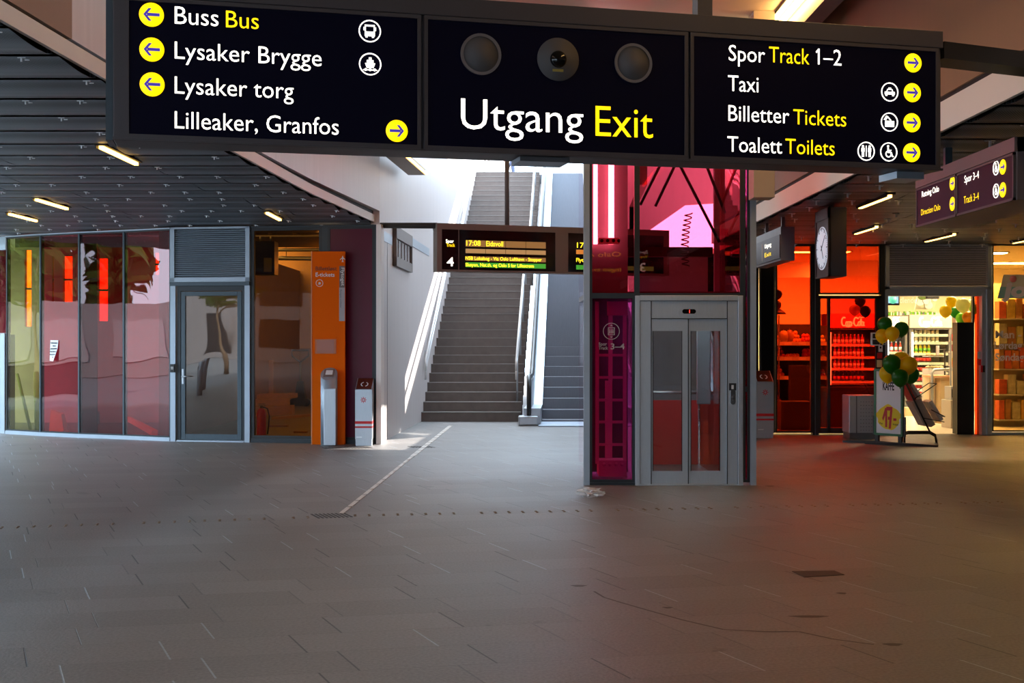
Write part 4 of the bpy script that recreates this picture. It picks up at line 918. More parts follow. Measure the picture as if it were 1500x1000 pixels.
# ================================================================ GLASS LIFT
YE = 13.33; FE = Frame((.815, YE), (2.82, YE)); e = lambda px: FE.x(px); ezz = lambda py: FE.z(900, py)
TOPE = 5.0; DE = 2.1; xr = e(1107)
t = thing('glass_lift', 'free standing crimson glass lift with steel sliding doors', 'lift', FE.loc, FE.rz)
for a, b, zt_ in ((855, 863.5, TOPE), (1098.5, 1107, ezz(283))):
    mb = MB(); mb.box(e(a), e(b), -.03, .05, 0, zt_); mb.build('corner_post', M['frame_pale'], t)
for a in (.15, e(1092)):
    mb = MB(); mb.box(a, a+.07, DE-.05, DE, 0, TOPE); mb.build('corner_post', M['frame_pale'], t)
bl = 'frame_dark'
def pane(x0, x1, z0, z1, g, y=0., name='glass_panel', fw=.03):
    mb = MB(); mb.box(x0+fw*.6, x1-fw*.6, y, y+.012, z0+fw*.6, z1-fw*.6); o = mb.build(name, G[g], t)
    mb = MB()
    for q in ((x0, x0+fw, z0, z1), (x1-fw, x1, z0, z1), (x0+fw, x1-fw, z0, z0+fw), (x0+fw, x1-fw, z1-fw, z1)): mb.box(q[0], q[1], y-.006, y+.03, q[2], q[3])
    mb.build('edge_frame', M[bl], o)
zm = ezz(433)
pane(e(863.5), e(930), .03, zm, 'magenta'); pane(e(863.5), e(933), zm, TOPE, 'crimson'); pane(e(933), e(1088), zm, TOPE, 'crimson')
pane(e(1088), e(1098.5), .03, ezz(570), 'magenta'); pane(e(1088), e(1098.5), ezz(570), TOPE, 'magenta')
# sides and back
def side(x, y0, y1, z0, z1, g):
    mb = MB(); mb.box(x, x+.012, y0, y1, z0, z1); mb.build('glass_panel', G[g], t)
mb = MB(); mb.hexa([(x_+.012*q_, y_, z_) for z_ in (.05, TOPE) for x_, y_, q_ in ((.03, .06, 0), (.03, .06, 1), (.16, DE-.06, 1), (.16, DE-.06, 0))]); mb.build('glass_panel', G['crimson'], t); side(e(1101), .06, DE-.06, .05, TOPE, 'crimson')
mb = MB(); mb.box(e(863), e(1098), DE-.03, DE-.02, .05, TOPE); mb.build('glass_panel', G['pink'], t)
# door surround
def bx(name, px0, px1, py0, py1, y0, y1, m_, par=None, bev=.004):
    mb = MB(); mb.box(e(px0), e(px1), y0, y1, ezz(py1), ezz(py0), bev); return mb.build(name, M[m_], par or t)
bx('door_jamb', 930, 937, 433, 712, -.05, .06, 'steel'); bx('door_jamb', 937, 953.5, 440, 711, -.02, .06, 'steel')
bx('door_jamb', 1080, 1087.5, 433, 712, -.05, .06, 'steel'); bx('door_jamb', 1065, 1080, 440, 711, -.02, .06, 'steel')
bx('door_jamb', 937, 1080, 432.5, 440.5, -.05, .06, 'steel')
hd = bx('door_header', 953.5, 1065, 440.5, 466.5, -.01, .05, 'steel')
c = FE.uv(1009, 456); k = c[2]
def stadium(w, h, n=10):
    r = h; return [((w-r)+r*math.sin(math.pi*i/n), r*math.cos(math.pi*i/n)) for i in range(n+1)]+[(-(w-r)-r*math.sin(math.pi*i/n), -r*math.cos(math.pi*i/n)) for i in range(n+1)]
mb = MB(); mb.flat([(c[0]+a, c[1]+b) for a, b in stadium(15.5*k, 6.3*k)], -.01, .012); ind = mb.build('floor_indicator', M['steel'], hd)
mb = MB(); mb.flat([(c[0]+a, c[1]+b) for a, b in stadium(10*k, 3.4*k)], -.022, .003); mb.mi = 1; mb.flat([(c[0]+.2*k, c[1]-2.4*k), (c[0]+1.1*k, c[1]-2.4*k), (c[0]+1.1*k, c[1]+2.4*k), (c[0]+.2*k, c[1]+2.4*k)], -.025, .001)
mb.build('indicator_screen', [M['blackgloss'], M['lit_red']], hd)
for (a, b, ga, gb, y) in ((953.5, 1008, 956.5, 999.5, .004), (1008.5, 1065, 1012.5, 1055.5, .022)):
    mb = MB(); z0, z1 = .012, ezz(466.5); h0, h1 = ezz(690), ezz(484.5)
    for q in ((a, ga, z0, z1), (gb, b, z0, z1)): mb.box(e(q[0]), e(q[1]), y, y+.035, q[2], q[3])
    mb.box(e(ga), e(gb), y, y+.035, z0, h0); mb.box(e(ga), e(gb), y, y+.035, h1, z1)
    o = mb.build('door_leaf', M['steel'], t)
    mb = MB(); mb.box(e(ga), e(gb), y+.012, y+.022, h0, h1); mb.build('pane', G['clear'], o)
    mb = MB(); mb.box(e(ga)-.004, e(ga)+.004, y-.002, y+.001, h0, h1); mb.box(e(gb)-.008, e(gb), y-.002, y+.001, h0, h1); mb.build('gasket', M['frame_dark'], o)
mb = MB(); mb.box(e(930), e(1088), -.06, .1, 0, .012); mb.build('sill', M['steel'], t)
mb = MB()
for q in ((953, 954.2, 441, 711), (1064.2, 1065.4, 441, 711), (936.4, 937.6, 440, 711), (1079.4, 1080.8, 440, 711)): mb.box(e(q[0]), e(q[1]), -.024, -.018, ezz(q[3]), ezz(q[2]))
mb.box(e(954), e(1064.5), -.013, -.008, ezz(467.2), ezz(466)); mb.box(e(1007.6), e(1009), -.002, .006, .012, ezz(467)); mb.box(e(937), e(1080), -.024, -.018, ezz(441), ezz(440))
mb.build('joint_shade_lines', M['frame_dark'], t)  # dark lines paint the shade in the door joints
# call button
s_, z_, k = FE.uv(1073, 581); mb = MB(); mb.flat([(s_+b, z_+a) for a, b in stadium(11*k, 3.6*k)], -.02, .012); cb = mb.build('call_panel', M['chrome'], t)
mb = MB(); mb.disc((s_, -.032, z_-.4*k), 2.2*k, .005, 16); mb.disc((s_, -.032, z_-5*k), 1.4*k, .004, 12); mb.build('call_button', M['steel_dark'], cb)
bx('number_plate', 1067.5, 1078, 561, 571.5, -.024, -.02, 'black', None, 0)
mb = MB(); text(mb, '1', e(1070.8), ezz(569.3), e(1074.2), 5.5*k, -.026, .02); mb.build('lettering', M['white_paint'], t)
# printed signs on the lower left glass
mb = MB(); s_, z_, k = FE.uv(895.5, 485); mb.ring((s_, -.001, z_), 11.4*k, 12.2*k, .002, 36)
R2 = lambda a, b, c2, d: mb.flat([(s_+a*k, z_+c2*k), (s_+b*k, z_+c2*k), (s_+b*k, z_+d*k), (s_+a*k, z_+d*k)], -.001, .002)
R2(-5, 5, 4.6, 5.6); R2(-5, 5, -5.6, -4.6); R2(-5, -4, -5, 5); R2(4, 5, -5, 5)
for q in (-2.4, 0, 2.4): mb.disc((s_+q*k, -.001, z_+2.4*k), .8*k, .002, 10); R2(q-.8, q+.8, -3.2, 1.4)
for sg in (1, -1): mb.flat([(s_-2*k, z_+sg*7.6*k), (s_+2*k, z_+sg*7.6*k), (s_, z_+sg*10*k)], -.001, .002)
text(mb, 'Spor', e(877), ezz(506), e(888.8), 4.6*k, -.002); text(mb, 'Track', e(877), ezz(511.8), e(890.4), 4.6*k, -.002); text(mb, '3\u20134', e(894.5), ezz(511.3), e(915), 8.3*k, -.002)
mb.build('lettering', M['grey_print'], t)
mb = MB(); mb.box(e(863.5), e(930), -.02, .03, 0, .03); mb.build('base_rail', M['frame_dark'], t)
# shaft machinery: rails, ladder rack, boxes, bracing, coil
M['rail'] = mat('shaft steel', (.80, .74, .76), .45, .0)
for a, b in ((876, 882), (899, 907)):
    mb = MB(); mb.box(e(a)*1.02, e(b)*1.02, .75, .82, 2.75, TOPE); mb.build('glowing_rail', M['rail_glow'], t)  # guide rails given a glow for their highlights, also lighting the ladder
mb = MB(); mb.box(e(865), e(932), .98, 1.0, .04, TOPE); mb.build('shaft_dark_sheet', M['steel_dark'], t)  # dark sheet added to darken the view behind the ladder
ld = MB()
for px in (875.5, 917): ld.box(e(px), e(px)+.04, .34, .38, .2, ezz(440))
ld.build('ladder_stile', M['rail'], t)
for py in (520.5, 554, 588, 621, 655):
    mb = MB(); z = ezz(py); mb.box(e(878), e(917), .35, .375, z-.015, z+.015); mb.build('ladder_rung', M['rail'], t)
mb = MB(); mb.box(e(892.5), e(903), .55, .62, .2, ezz(560)); mb.box(e(898), e(904), .6, .65, ezz(560), ezz(440)); mb.build('mast', M['rail'], t)
mb = MB(); mb.box(e(893), e(923), .25, .34, ezz(461), ezz(440), .005); mb.build('control_box', M['rail'], t)
mb = MB(); mb.box(e(880), e(922), .3, .6, .06, ezz(678), .005)
for q in (888, 897, 906, 915): mb.disc((e(q), .3, ezz(684)), .02, .004, 12)
mb.build('buffer_base', M['rail'], t)
mb = MB(); mb.box(e(882), e(915), .62, .72, ezz(350), ezz(341), .004)
mb.mi = 1
for q in (885, 894, 903, 911): mb.disc((e(q)+.02, .62, ezz(345.5)), .02, .004, 12)
mb.build('guide_shoe', [M['rail'], M['black']], t)
for pa, pb in (((938, 300), (968, 240)), ((960, 302), (992, 235)), ((995, 240), (1054, 355)), ((1034, 240), (1062, 312))):
    mb = MB(); a, b = P(*pa, YE+DE-.2), P(*pb, YE+DE-.2); mb.tube([(a.x-FE.loc[0], DE-.2, a.z), (b.x-FE.loc[0], DE-.2, b.z)], .02, 6); mb.build('cross_brace', M['black'], t)
mb = MB(); A = P(1009, 312, YE+DE-.4); B = P(1005, 390, YE+DE-.4); pl = []
for i in range(140):
    f = i/139; c_ = A.lerp(B, f); pl.append((c_.x-FE.loc[0]+.045*math.cos(f*2*math.pi*11)-.03*math.sin(f*3), DE-.4+.045*math.sin(f*2*math.pi*11), c_.z))
mb.tube(pl, .008, 6); mb.build('coiled_cable', M['rubber'], t)
# beam between storeys and the roof of the lift cabin
zf0, zf1 = ezz(372), ezz(355)
mb = MB(); mb.box(e(863), e(1098), .1, DE-.06, 2.10, 2.16); mb.build('cabin_roof', M['steel_dark'], t)
mb = MB(); mb.box(e(960), e(1050), .7, 1.3, 2.07, 2.10); mb.build('added_cabin_light', mat('added cabin lamp', (.9, .9, .9), .5, emit=(.85, .95, 1.), es=9.), t)  # unseen lamp added to brighten the cabin behind the door panes
mb = MB(); mb.box(e(935), e(1085), DE-.25, DE-.12, 2.68, 2.80); mb.build('cross_beam', M['black'], t)
mb = MB(); mb.box(e(940), e(1075), .12, DE-.1, .0, .03); mb.build('cabin_floor', M['steel_dark'], t)
mb = MB(); mb.box(e(1064), e(1072), .5, DE-.1, .03, 2.08); mb.build('cabin_wall', G['shopred'], t)
mb = MB(); mb.box(e(935), e(940), .5, DE-.1, .03, 2.08); mb.build('cabin_wall', G['plain'], t)
mb = MB(); mb.box(e(1040), e(1062), .95, .97, .85, 1.75, .01); mb.build('cabin_panel', M['steel'], t)
mb = MB(); mb.tube([(e(945), DE-.2, .95), (e(1060), DE-.2, .95)], .02, 8); mb.build('cabin_rail', M['steel'], t)
mb = MB(); mb.box(e(942), e(1062), DE-.16, DE-.12, .03, .85); mb.build('cabin_kick_wall', mat('red cabin wall', (.45, .03, .03), .4), t)
# beige casing hanging beside the lift
a, b = P(1104, 289, 13.0), P(1135, 240, 13.0); mb = MB(); mb.box(a.x, b.x, 13.0, 13.28, a.z, ZA, .004)
tag(mb.build('cable_casing', M['casing_beige']), 'beige square casing hanging down beside the right lift post', 'casing')
# ================================================================ HANGING SIGNS AND CLOCK
FR = Frame((3.52, 10.4), (3.52, 8.35)); L = FR.len
t = thing('hanging_sign', 'plum coloured hanging platform sign with lit white and yellow words', 'sign', FR.loc, FR.rz)
z0, z1 = 2.59, 3.03
mb = MB(); mb.box(0, L, .012, .42, z0, z1); mb.box(0, L, -.008, .42, z1-.10, z1+.0); mb.build('housing', mat('mauve sign casing', (.15, .12, .13), .5, .3), t)
xs = FR.x(1401.5); ztop = z1-.105
for a, b in ((.01, xs-.008), (xs+.008, L-.02)):
    mb = MB(); f = .018
    for q in ((a, b, z0, z0+f), (a, b, ztop-f, ztop), (a, a+f, z0, ztop), (b-f, b, z0, ztop)): mb.box(q[0], q[1], -.008, .012, q[2], q[3])
    mb.build('panel_frame', M['sign_case'], t)
    mb = MB(); mb.box(a+f, b-f, -.002, .012, z0+f, ztop-f); p = mb.build('panel', M['sign_face2'], t)
    if a < .1:
        lines(FR, p, [('Retning Oslo', 1351, 289, 1376, 8.5, w_), ('Direction Oslo', 1350, 315.5, 1378, 8.5, y_)], y=-.004)
        for py in (268.5, 298.5):
            s_, z_, k = FR.uv(1396, py); mb = MB(); r = .055; mb.disc((s_, -.004, z_), r, .003, 24); o = mb.build('arrow_disc', M['lit_yellow'], p)
            mb = MB(); mb.flat([(s_-.035, z_-.007), (s_+.01, z_-.007), (s_+.01, z_-.028), (s_+.04, z_), (s_+.01, z_+.028), (s_+.01, z_+.007), (s_-.035, z_+.007)], -.007, .001); mb.build('arrow', M['lit_blue'], o)
    else:
        lines(FR, p, [('Spor 3\u20134', 1413.5, 268, 1434.5, 10.5, w_), ('Track 3\u20134', 1412.5, 298.5, 1434.5, 10.5, y_)], y=-.004)
        for py in (244.5, 278):
            s_, z_, k = FR.uv(1470, py); r = .054; mb = MB(); mb.disc((s_, -.004, z_), r, .003, 24); o = mb.build('arrow_disc', M['lit_yellow'], p)
            mb = MB(); mb.flat([(s_-.035, z_-.007), (s_+.01, z_-.007), (s_+.01, z_-.028), (s_+.04, z_), (s_+.01, z_+.028), (s_+.01, z_+.007), (s_-.035, z_+.007)], -.007, .001); mb.build('arrow', M['lit_blue'], o)
            picto(FR, p, 1460, py+1.5, 10.5, 'wheel', y=-.004)
for s_ in (.15, L-.2): mb = MB(); mb.box(s_, s_+.05, .18, .24, z1, ZR+.02); mb.build('bracket', M['frame_door'], t)
FQ = Frame((3.5, 17.3), (3.5, 15.6)); L = FQ.len
t = thing('hanging_sign', 'small grey hanging sign half hidden by the right lift post', 'sign', FQ.loc, FQ.rz); z0, z1 = 2.66, 3.1
mb = MB(); mb.box(0, L, .01, .19, z0, z1); mb.build('housing', M['steel_dark'], t)
mb = MB(); mb.box(.0, L-.02, -.002, .01, z0+.03, z1-.1); p = mb.build('panel', mat('slate sign face', (.05, .06, .10), .4), t)
lines(FQ, p, [('Utgang', 1120.5, 364, 1130, 6, w_), ('Exit', 1120.5, 377, 1130, 6, y_)], y=-.004)
mb = MB(); a = FQ.x(1116.5); mb.box(a, a+.02, -.004, -.002, z0+.06, z1-.14); mb.build('divider', M['white_paint'], p)
for s_ in (.4, L-.3): mb = MB(); mb.box(s_, s_+.04, .08, .12, z1, ZR+.02); mb.build('bracket', M['steel_dark'], t)
FC = Frame((3.81, 15.02), (3.81, 14.4)); L = FC.len; z0, z1 = 2.385, 3.22
t = thing('wall_clock', 'box shaped hanging clock with a lit round dial facing the hall', 'clock', FC.loc, FC.rz)
mb = MB(); mb.box(0, L, .012, .225, z0, z1, .006); mb.box(0, L, .0, .03, z0, z0+.02); mb.box(0, .03, 0, .03, z0, z1); mb.box(L-.03, L, 0, .03, z0, z1); mb.box(0, L, 0, .03, z1-.13, z1); mb.build('case', M['sign_case'], t)
mb = MB(); mb.disc((L/2, .012, z0+.36), .265, .008, 48); mb.build('dial', mat('clock dial', (.5, .55, .6), .5, emit=(.75, .85, 1.), es=.42), t)
mb = MB()
for i in range(60):
    a = i*math.pi/30; c_, s_ = math.cos(a), math.sin(a); w = .006 if i % 5 == 0 else .003; r0 = .21 if i % 5 == 0 else .235
    q = lambda r, d: (L/2+r*c_-d*s_, z0+.36+r*s_+d*c_); mb.flat([q(r0, -w), q(.255, -w), q(.255, w), q(r0, w)], .004, .002)
mb.build('minute_marks', M['ink'], t)
for nm, an, ln in (('hour_hand', math.radians(-60), .15), ('minute_hand', math.radians(42), .22)):
    mb = MB(); c_, s_ = math.cos(an), math.sin(an); q = lambda r, d: (L/2+r*c_-d*s_, z0+.36+r*s_+d*c_); mb.flat([q(-.04, -.008), q(ln, -.005), q(ln, .005), q(-.04, .008)], .002, .003); mb.build(nm, M['ink'], t)
mb = MB(); mb.box(L/2-.03, L/2+.03, .08, .15, z1, ZR+.02); mb.build('bracket', M['steel_dark'], t)
# ================================================================ FLOOR ITEMS
mb = MB(); a, b = G0(500, 752), G0(660, 623.5); d = (b-a).normalized(); n_ = Vector((-d.y, d.x, 0)); Lg = (b-a).length; x = 0
while x < Lg:
    w = .045 if x < Lg*.45 else .07; g0 = a+d*x; g1 = a+d*min(Lg, x+.40)
    mb.hexa([tuple(g0-n_*w/2), tuple(g0+n_*w/2), tuple(g1+n_*w/2), tuple(g1-n_*w/2)]+[tuple(v+Vector((0, 0, .006))) for v in (g0-n_*w/2, g0+n_*w/2, g1+n_*w/2, g1-n_*w/2)]); x += .46
tag(mb.build('guide_strip', mat('pale guide strip', (.55, .50, .45), .5, .3)), 'pale metal guide strip in the paving leading to the stairs', 'floor strip')
def studs(pa, pb, label, gap, row=2, r=.014):
    mb = MB(); a, b = G0(*pa), G0(*pb); d = (b-a).normalized(); n_ = Vector((-d.y, d.x, 0)); L = (b-a).length; x = 0
    while x < L:
        for j in range(row):
            c_ = a+d*x+n_*(j-.5)*.07
            if (int(x/gap) % 9) != 8: mb.lathe([(r, 0), (r*.8, .006)], c_, 6)
        x += gap
    return tag(mb.build('tactile_studs', M['trunk']), label, 'floor studs', None, 'stuff')
studs((2, 773), (470, 757), 'worn row of floor studs crossing the paving on the left', .13); studs((520, 755), (1480, 735), 'worn row of floor studs crossing the paving before the lift', .13)
def slot_grate(pa, pb, depth, n, label, m_='black'):
    a, b = G0(*pa), G0(*pb); d = (b-a); mb = MB(); sk = Vector((-.4, .9, 0)).normalized()*depth
    for i in range(n):
        p = a+d*(i/n); q = p+d*(.5/n); mb.hexa([tuple(p), tuple(q), tuple(q+sk), tuple(p+sk)]+[tuple(v+Vector((0, 0, .003))) for v in (p, q, q+sk, p+sk)])
    return tag(mb.build('floor_grating', M['gapdark']), label, 'grating')
slot_grate((466, 759), (520, 757), .28, 9, 'slotted tactile plate at the near end of the guide strip'); slot_grate((605, 655.5), (640, 655.5), .25, 8, 'slotted tactile plate on the guide strip before the stairs'); slot_grate((478, 657.5), (548, 656), .28, 15, 'slotted floor grating in front of the orange totem')
a, b, c_, d_ = G0(1160, 837), G0(1222, 836), G0(1237, 842), G0(1178, 845.5)
mb = MB(); mb.prism([tuple(v) for v in (d_, c_, b, a)], (0, 0, .004)); tag(mb.build('drain_cover', mat('rusty plate', (.05, .028, .02), .7, .2, noise=.4, nscale=30)), 'dark rusty square plate set into the paving', 'drain cover')
# crumpled clear plastic bag
g = G0(866, 728); mb = MB(); bmesh.ops.create_icosphere(mb.bm, subdivisions=3, radius=1); rn = random.Random(4)
from mathutils import noise as mn
for v in mb.bm.verts:
    f = 1+.55*mn.noise(v.co*2.6)+.25*mn.noise(v.co*7); v.co = Vector((v.co.x*.125*f, v.co.y*.09*f, max(0.002, .045+v.co.z*.05*f)))
m_ = mat('clear crumpled film', (.75, .78, .80), .12, 0, .8); m_.node_tree.nodes['Principled BSDF'].inputs['Alpha'].default_value = .42; o = mb.build('plastic_bag', m_, None, (g.x, g.y, 0)); tag(o, 'crumpled clear plastic bag on the floor before the lift', 'plastic bag')
# trickle and spots on the paving
mb = MB(); pl = [(870, 866), (885, 875), (915, 884), (950, 894), (1000, 908), (1060, 922), (1120, 925), (1170, 925), (1220, 936), (1280, 944)]; q = [G0(*p_) for p_ in pl]
for i, (a, b) in enumerate(zip(q, q[1:])):
    d = (b-a).normalized(); n_ = Vector((-d.y, d.x, 0))*.008
    mb.poly([tuple(a-n_+Vector((0, 0, .0012))), tuple(b-n_+Vector((0, 0, .0012))), tuple(b+n_+Vector((0, 0, .0012))), tuple(a+n_+Vector((0, 0, .0012)))])
M['stain'] = mat('dried stain', (.045, .032, .026), .6)
tag(mb.build('floor_stain', M['stain']), 'thin dried trickle mark winding over the near paving', 'stain')
for i, (px, py, w, h, lab) in enumerate(((848, 858, .05, .03, 'dark spot at the start of the trickle mark'), (978, 890, .03, .02, 'small dark spot left of the trickle bend'), (1185, 903, .11, .03, 'wide dark spot above the trickle mark'), (1233, 869, .03, .03, 'dark spot below the rusty plate'), (1308, 944, .05, .03, 'dark spot at the end of the trickle mark'), (1128, 712, .05, .04, 'dark spot beside the right lift post'))):
    g = G0(px, py); mb = MB(); mb.poly([(g.x+w*math.cos(a)*(1+.25*math.sin(3*a)), g.y+h*math.sin(a), .0014) for a in [k_*math.pi/8 for k_ in range(16)]]); tag(mb.build('floor_stain', M['stain']), lab, 'stain')
# ================================================================ SHOP FRONT
YF = 20.45; FH = Frame((4.22, YF), (9.6, YF)); h = lambda p: FH.x(p); hz = lambda py: FH.z(1300, py); ZS = ZR-.01
window(FH, h(1113), h(1135), .04, ZS, M['blackgloss'], 'black panel of the shop front behind the steel ticket box', 'black', .02)
window(FH, h(1136), h(1190), .04, ZS, G['shopred'], 'scarlet glass bay of the shop front showing the fruit shelves', 'black', .03)
window(FH, h(1199), h(1290), hz(431), ZS, G['shopred'], 'scarlet glass transom above the red sliding door', 'black', .03)
t = thing('door_2', 'scarlet glass sliding door of the shop, pushed open beside the doorway', 'door', FH.loc, FH.rz, None, 'structure')
mb = MB(); x0, x1, z1 = h(1199), h(1290), hz(433)
for q in ((x0, x0+.03, .03, z1), (h(1212), h(1216), .03, z1), (x1-.09, x1, .03, z1), (x0, x1, .03, .12), (x0, x1, z1-.05, z1)): mb.box(q[0], q[1], -.02, .05, q[2], q[3])
mb.build('frame', M['black'], t)
mb = MB(); mb.box(h(1216), x1-.09, .0, .012, .12, z1-.05); mb.build('pane', G['shopdoor'], t)
mb = MB(); mb.box(x0+.03, h(1212), .0, .012, .12, z1-.05); mb.build('pane', G['shopred'], t)
mb = MB(); mb.box(h(1190), h(1199), -.02, .1, 0, ZS); mb.mi = 1; mb.box(h(1193.2), h(1194.2), -.03, -.02, 0, ZS); struct('trim_8', mb, [M['black'], M['steel_dark']], 'black upright post between the scarlet shop panes', 'trim', loc=FH.loc, rz=FH.rz)
mb = MB(); mb.box(h(1290), h(1296), -.02, .1, 0, ZS); struct('trim_9', mb, M['black'], 'black upright post left of the shop doorway', 'trim', loc=FH.loc, rz=FH.rz)
# louvre over the doorway
t = thing('vent_louvre', 'brownish metal louvre grille above the open shop doorway', 'grille', FH.loc, FH.rz)
x0, x1, z0, z1 = h(1297), h(1451), hz(424), ZS; f = .06; mb = MB()
for q in ((x0, x1, z0, z0+f*.9), (x0, x1, z1-.03, z1), (x0, x0+f, z0, z1), (x1-f, x1, z0, z1)): mb.box(q[0], q[1], -.04, .06, q[2], q[3])
mb.build('frame', M['steel'], t)
mb = MB(); n = 22
for k in range(n):
    hh = (z1-z0-.03-f)/n; z = z0+f+k*hh; mb.prism([(x0+f, -.03, z), (x0+f, -.03, z+hh*.12), (x0+f, -.012, z+hh*.66), (x0+f, .02, z+hh*.66), (x0+f, .02, z)], (x1-x0-2*f, 0, 0))
mb.build('louvre_blades', M['louvre_warm'], t)
mb = MB(); mb.box(x0+f, x1-f, .05, .06, z0+f, z1); mb.build('backing', M['frame_dark'], t)
t = thing('door_3', 'open shop doorway in a steel surround under the louvre', 'door', FH.loc, FH.rz, None, 'structure')
mb = MB(); mb.box(h(1296), h(1300), -.04, .08, 0, z0); mb.box(h(1444), h(1451), -.06, .06, 0, z0); mb.box(h(1437.5), h(1444), -.03, .2, 0, z0-.05); mb.box(h(1300), h(1444), -.02, .2, z0-.11, z0); mb.build('surround', M['steel'], t)
mb = MB(); mb.box(h(1406), h(1431), .12, .34, 0, hz(472)); mb.box(h(1429), h(1431.5), .12, .2, hz(472), z0-.11); mb.build('post', M['black'], t)
mb = MB(); mb.box(h(1431.5), h(1437.5), .10, .112, 0, z0-.11); mb.build('side_pane', G['shopred'], t)
mb = MB(); mb.box(h(1435.5), h(1441), -.05, -.03, hz(545), hz(535)); mb.mi = 1; mb.box(h(1438), h(1441), -.055, -.05, hz(545), hz(535)); mb.build('lock_switch', [M['red_paint'], M['black']], t)
w = window(FH, h(1453.5), h(1620), .06, ZS, G['shopamber'], 'yellow tinted shop window with opening hours lettering at the right edge', 'black', .02)
mb = MB(); mb.box(h(1451), h(1620), -.05, .06, 0, .05); mb.build('sill', M['frame_pale'], w)
# logo and opening hours on the yellow glass
LG = FH.uv(1480, 430); k = LG[2]
pt = lambda px, py: (h(px), hz(py))
M['logo_grey'] = mat('faded logo grey', (.85, .74, .66), .6); M['logo_teal'] = mat('faded teal', (.28, .52, .40), .6); M['logo_pink'] = mat('faded red dot', (.85, .25, .22), .6)
lt = thing('window_lettering', 'shop logo and opening hours stuck on the yellow window', 'lettering', FH.loc, FH.rz)
mb = MB(); mb.flat([pt(1461, 436.5), pt(1470, 402), pt(1570, 402), pt(1570, 436.5)], -.003, .003); mb.build('logo_board', mat('logo board', (.75, .66, .42), .6), lt)
mb = MB(); mb.flat([pt(1461, 436.8), pt(1465, 420), pt(1570, 420), pt(1570, 436.8)], -.007, .003); mb.build('logo_band', M['logo_teal'], lt)
mb = MB(); text(mb, 'j\u0131o'.replace('\u0131', ''), h(1467), hz(434), h(1503), 20*k, -.012, .05, shear=.2); mb.build('logo_letters', M['logo_grey'], lt)
mb = MB(); a = pt(1483.2, 408.5); mb.disc((a[0], -.022, a[1]), 5*k, .004, 20); mb.build('logo_dot', M['logo_pink'], lt)
mb = MB()
for body, px0, py, px1 in (('Man - Fre', 1458, 495, 1524), ('L\u00f8rdag', 1456.5, 511, 1497), ('S\u00f8ndag', 1457.5, 528, 1500)): text(mb, body, h(px0), hz(py), h(px1), 10.5*k, -.005, .02)
mb.build('lettering', M['logo_grey'], lt)
# stickers on the post by the door
def flatthing(name, label, cat, px0, px1, py0, py1, m_, y=-.03, t_=.004, inner=None, group=None):
    mb = MB(); x0, x1, z0, z1 = h(px0), h(px1), hz(py1), hz(py0); mb.box(x0, x1, y-t_, y, z0, z1); o = mb.build(name, m_, None, FH.loc, FH.rz); tag(o, label, cat, group)
    if inner:
        mb = MB()
        for a, b, c, d in inner: mb.box(x0+(x1-x0)*a, x0+(x1-x0)*b, y-t_-.002, y-t_, z0+(z1-z0)*c, z0+(z1-z0)*d)
        mb.build('print', M['ink'], o)
    return o
flatthing('notice', 'white notice with two dark pictures by the shop door post', 'notice', 1274.5, 1288.5, 487, 506, M['paper'], -.03, .004, ((.2, .95, .55, .92), (.2, .95, .08, .46)))
flatthing('sticker', 'small white card sticker below the picture notice', 'sticker', 1286, 1292, 505.5, 515, M['paper'], -.03, .004, ((.3, .7, .5, .8),))
flatthing('sticker', 'dark red sticker on the post above the yellow sticker', 'sticker', 1284, 1291.5, 516.5, 525, M['label_red'])
flatthing('sticker', 'pale and yellow sticker lowest on the door post', 'sticker', 1283.5, 1291, 527, 537.5, mat('pale yellow print', (.65, .55, .25), .6))
flatthing('sticker', 'grey card on the dark doorway edge above the lock switch', 'sticker', 1432, 1437, 515, 525, M['grey_print'], -.0)
flatthing('sticker', 'red card on the dark doorway edge just above the lock switch', 'sticker', 1432, 1437, 526, 535, M['red_paint'], -.0)
# ---------------------------------------------------------------- shop room
YR = 27.6
mb = MB(); mb.box(4.25, 12.8, 20.62, YR, 0, .006); struct('floor', mb, M['shop_floor'], 'pale shop floor inside the doorway', 'floor')
mb = MB(); mb.box(4.1, 13, YR, YR+.1, 0, ZR+.2); struct('shop_wall', mb, M['cream_wall'], 'cream back wall of the shop', 'wall')
mb = MB(); mb.box(4.05, 4.2, 20.65, YR, 0, ZR+.2); struct('shop_wall', mb, M['shop_wall'], 'orange side wall of the shop', 'wall')
mb = MB(); mb.box(12.8, 12.95, 20.6, YR, 0, ZR+.2); struct('shop_wall', mb, M['cream_wall'], 'cream side wall of the shop', 'wall')
mb = MB(); mb.box(4.05, 13, 20.6, YR+.1, ZR+.0, ZR+.1); struct('ceiling', mb, M['cream_wall'], 'cream ceiling of the shop', 'ceiling')
for x, y, lab in ((5.6, 22.0, 'dim ceiling panel light over the fruit shelves'), (5.8, 25.4, 'bright ceiling panel light behind the fruit shelves'), (8.6, 22.3, 'bright ceiling panel light inside the doorway'), (10.8, 23.0, 'bright ceiling panel light over the right shop window'), (7.2, 24.7, 'bright ceiling panel light before the fridges'), (10.4, 25.2, 'bright ceiling panel light over the coffee counter')):
    t = thing('ceiling_light', lab, 'light', (x, y, ZR-.02)); mb = MB(); mb.box(-.6, .6, -.12, .12, -.01, .02); mb.build('diffuser', M['shop_front_panel' if lab.startswith('dim') else 'shop_panel'], t); mb = MB(); mb.box(-.63, .63, -.15, .15, -.004, .018); mb.build('frame', M['paper'], t)
    if 'behind' in lab or 'before' in lab: mb = MB(); mb.box(-.63, .63, -.17, -.15, -.30, .018); mb.build('added_spill_shield', M['paper'], t)  # shield added to keep red spill off the floor outside
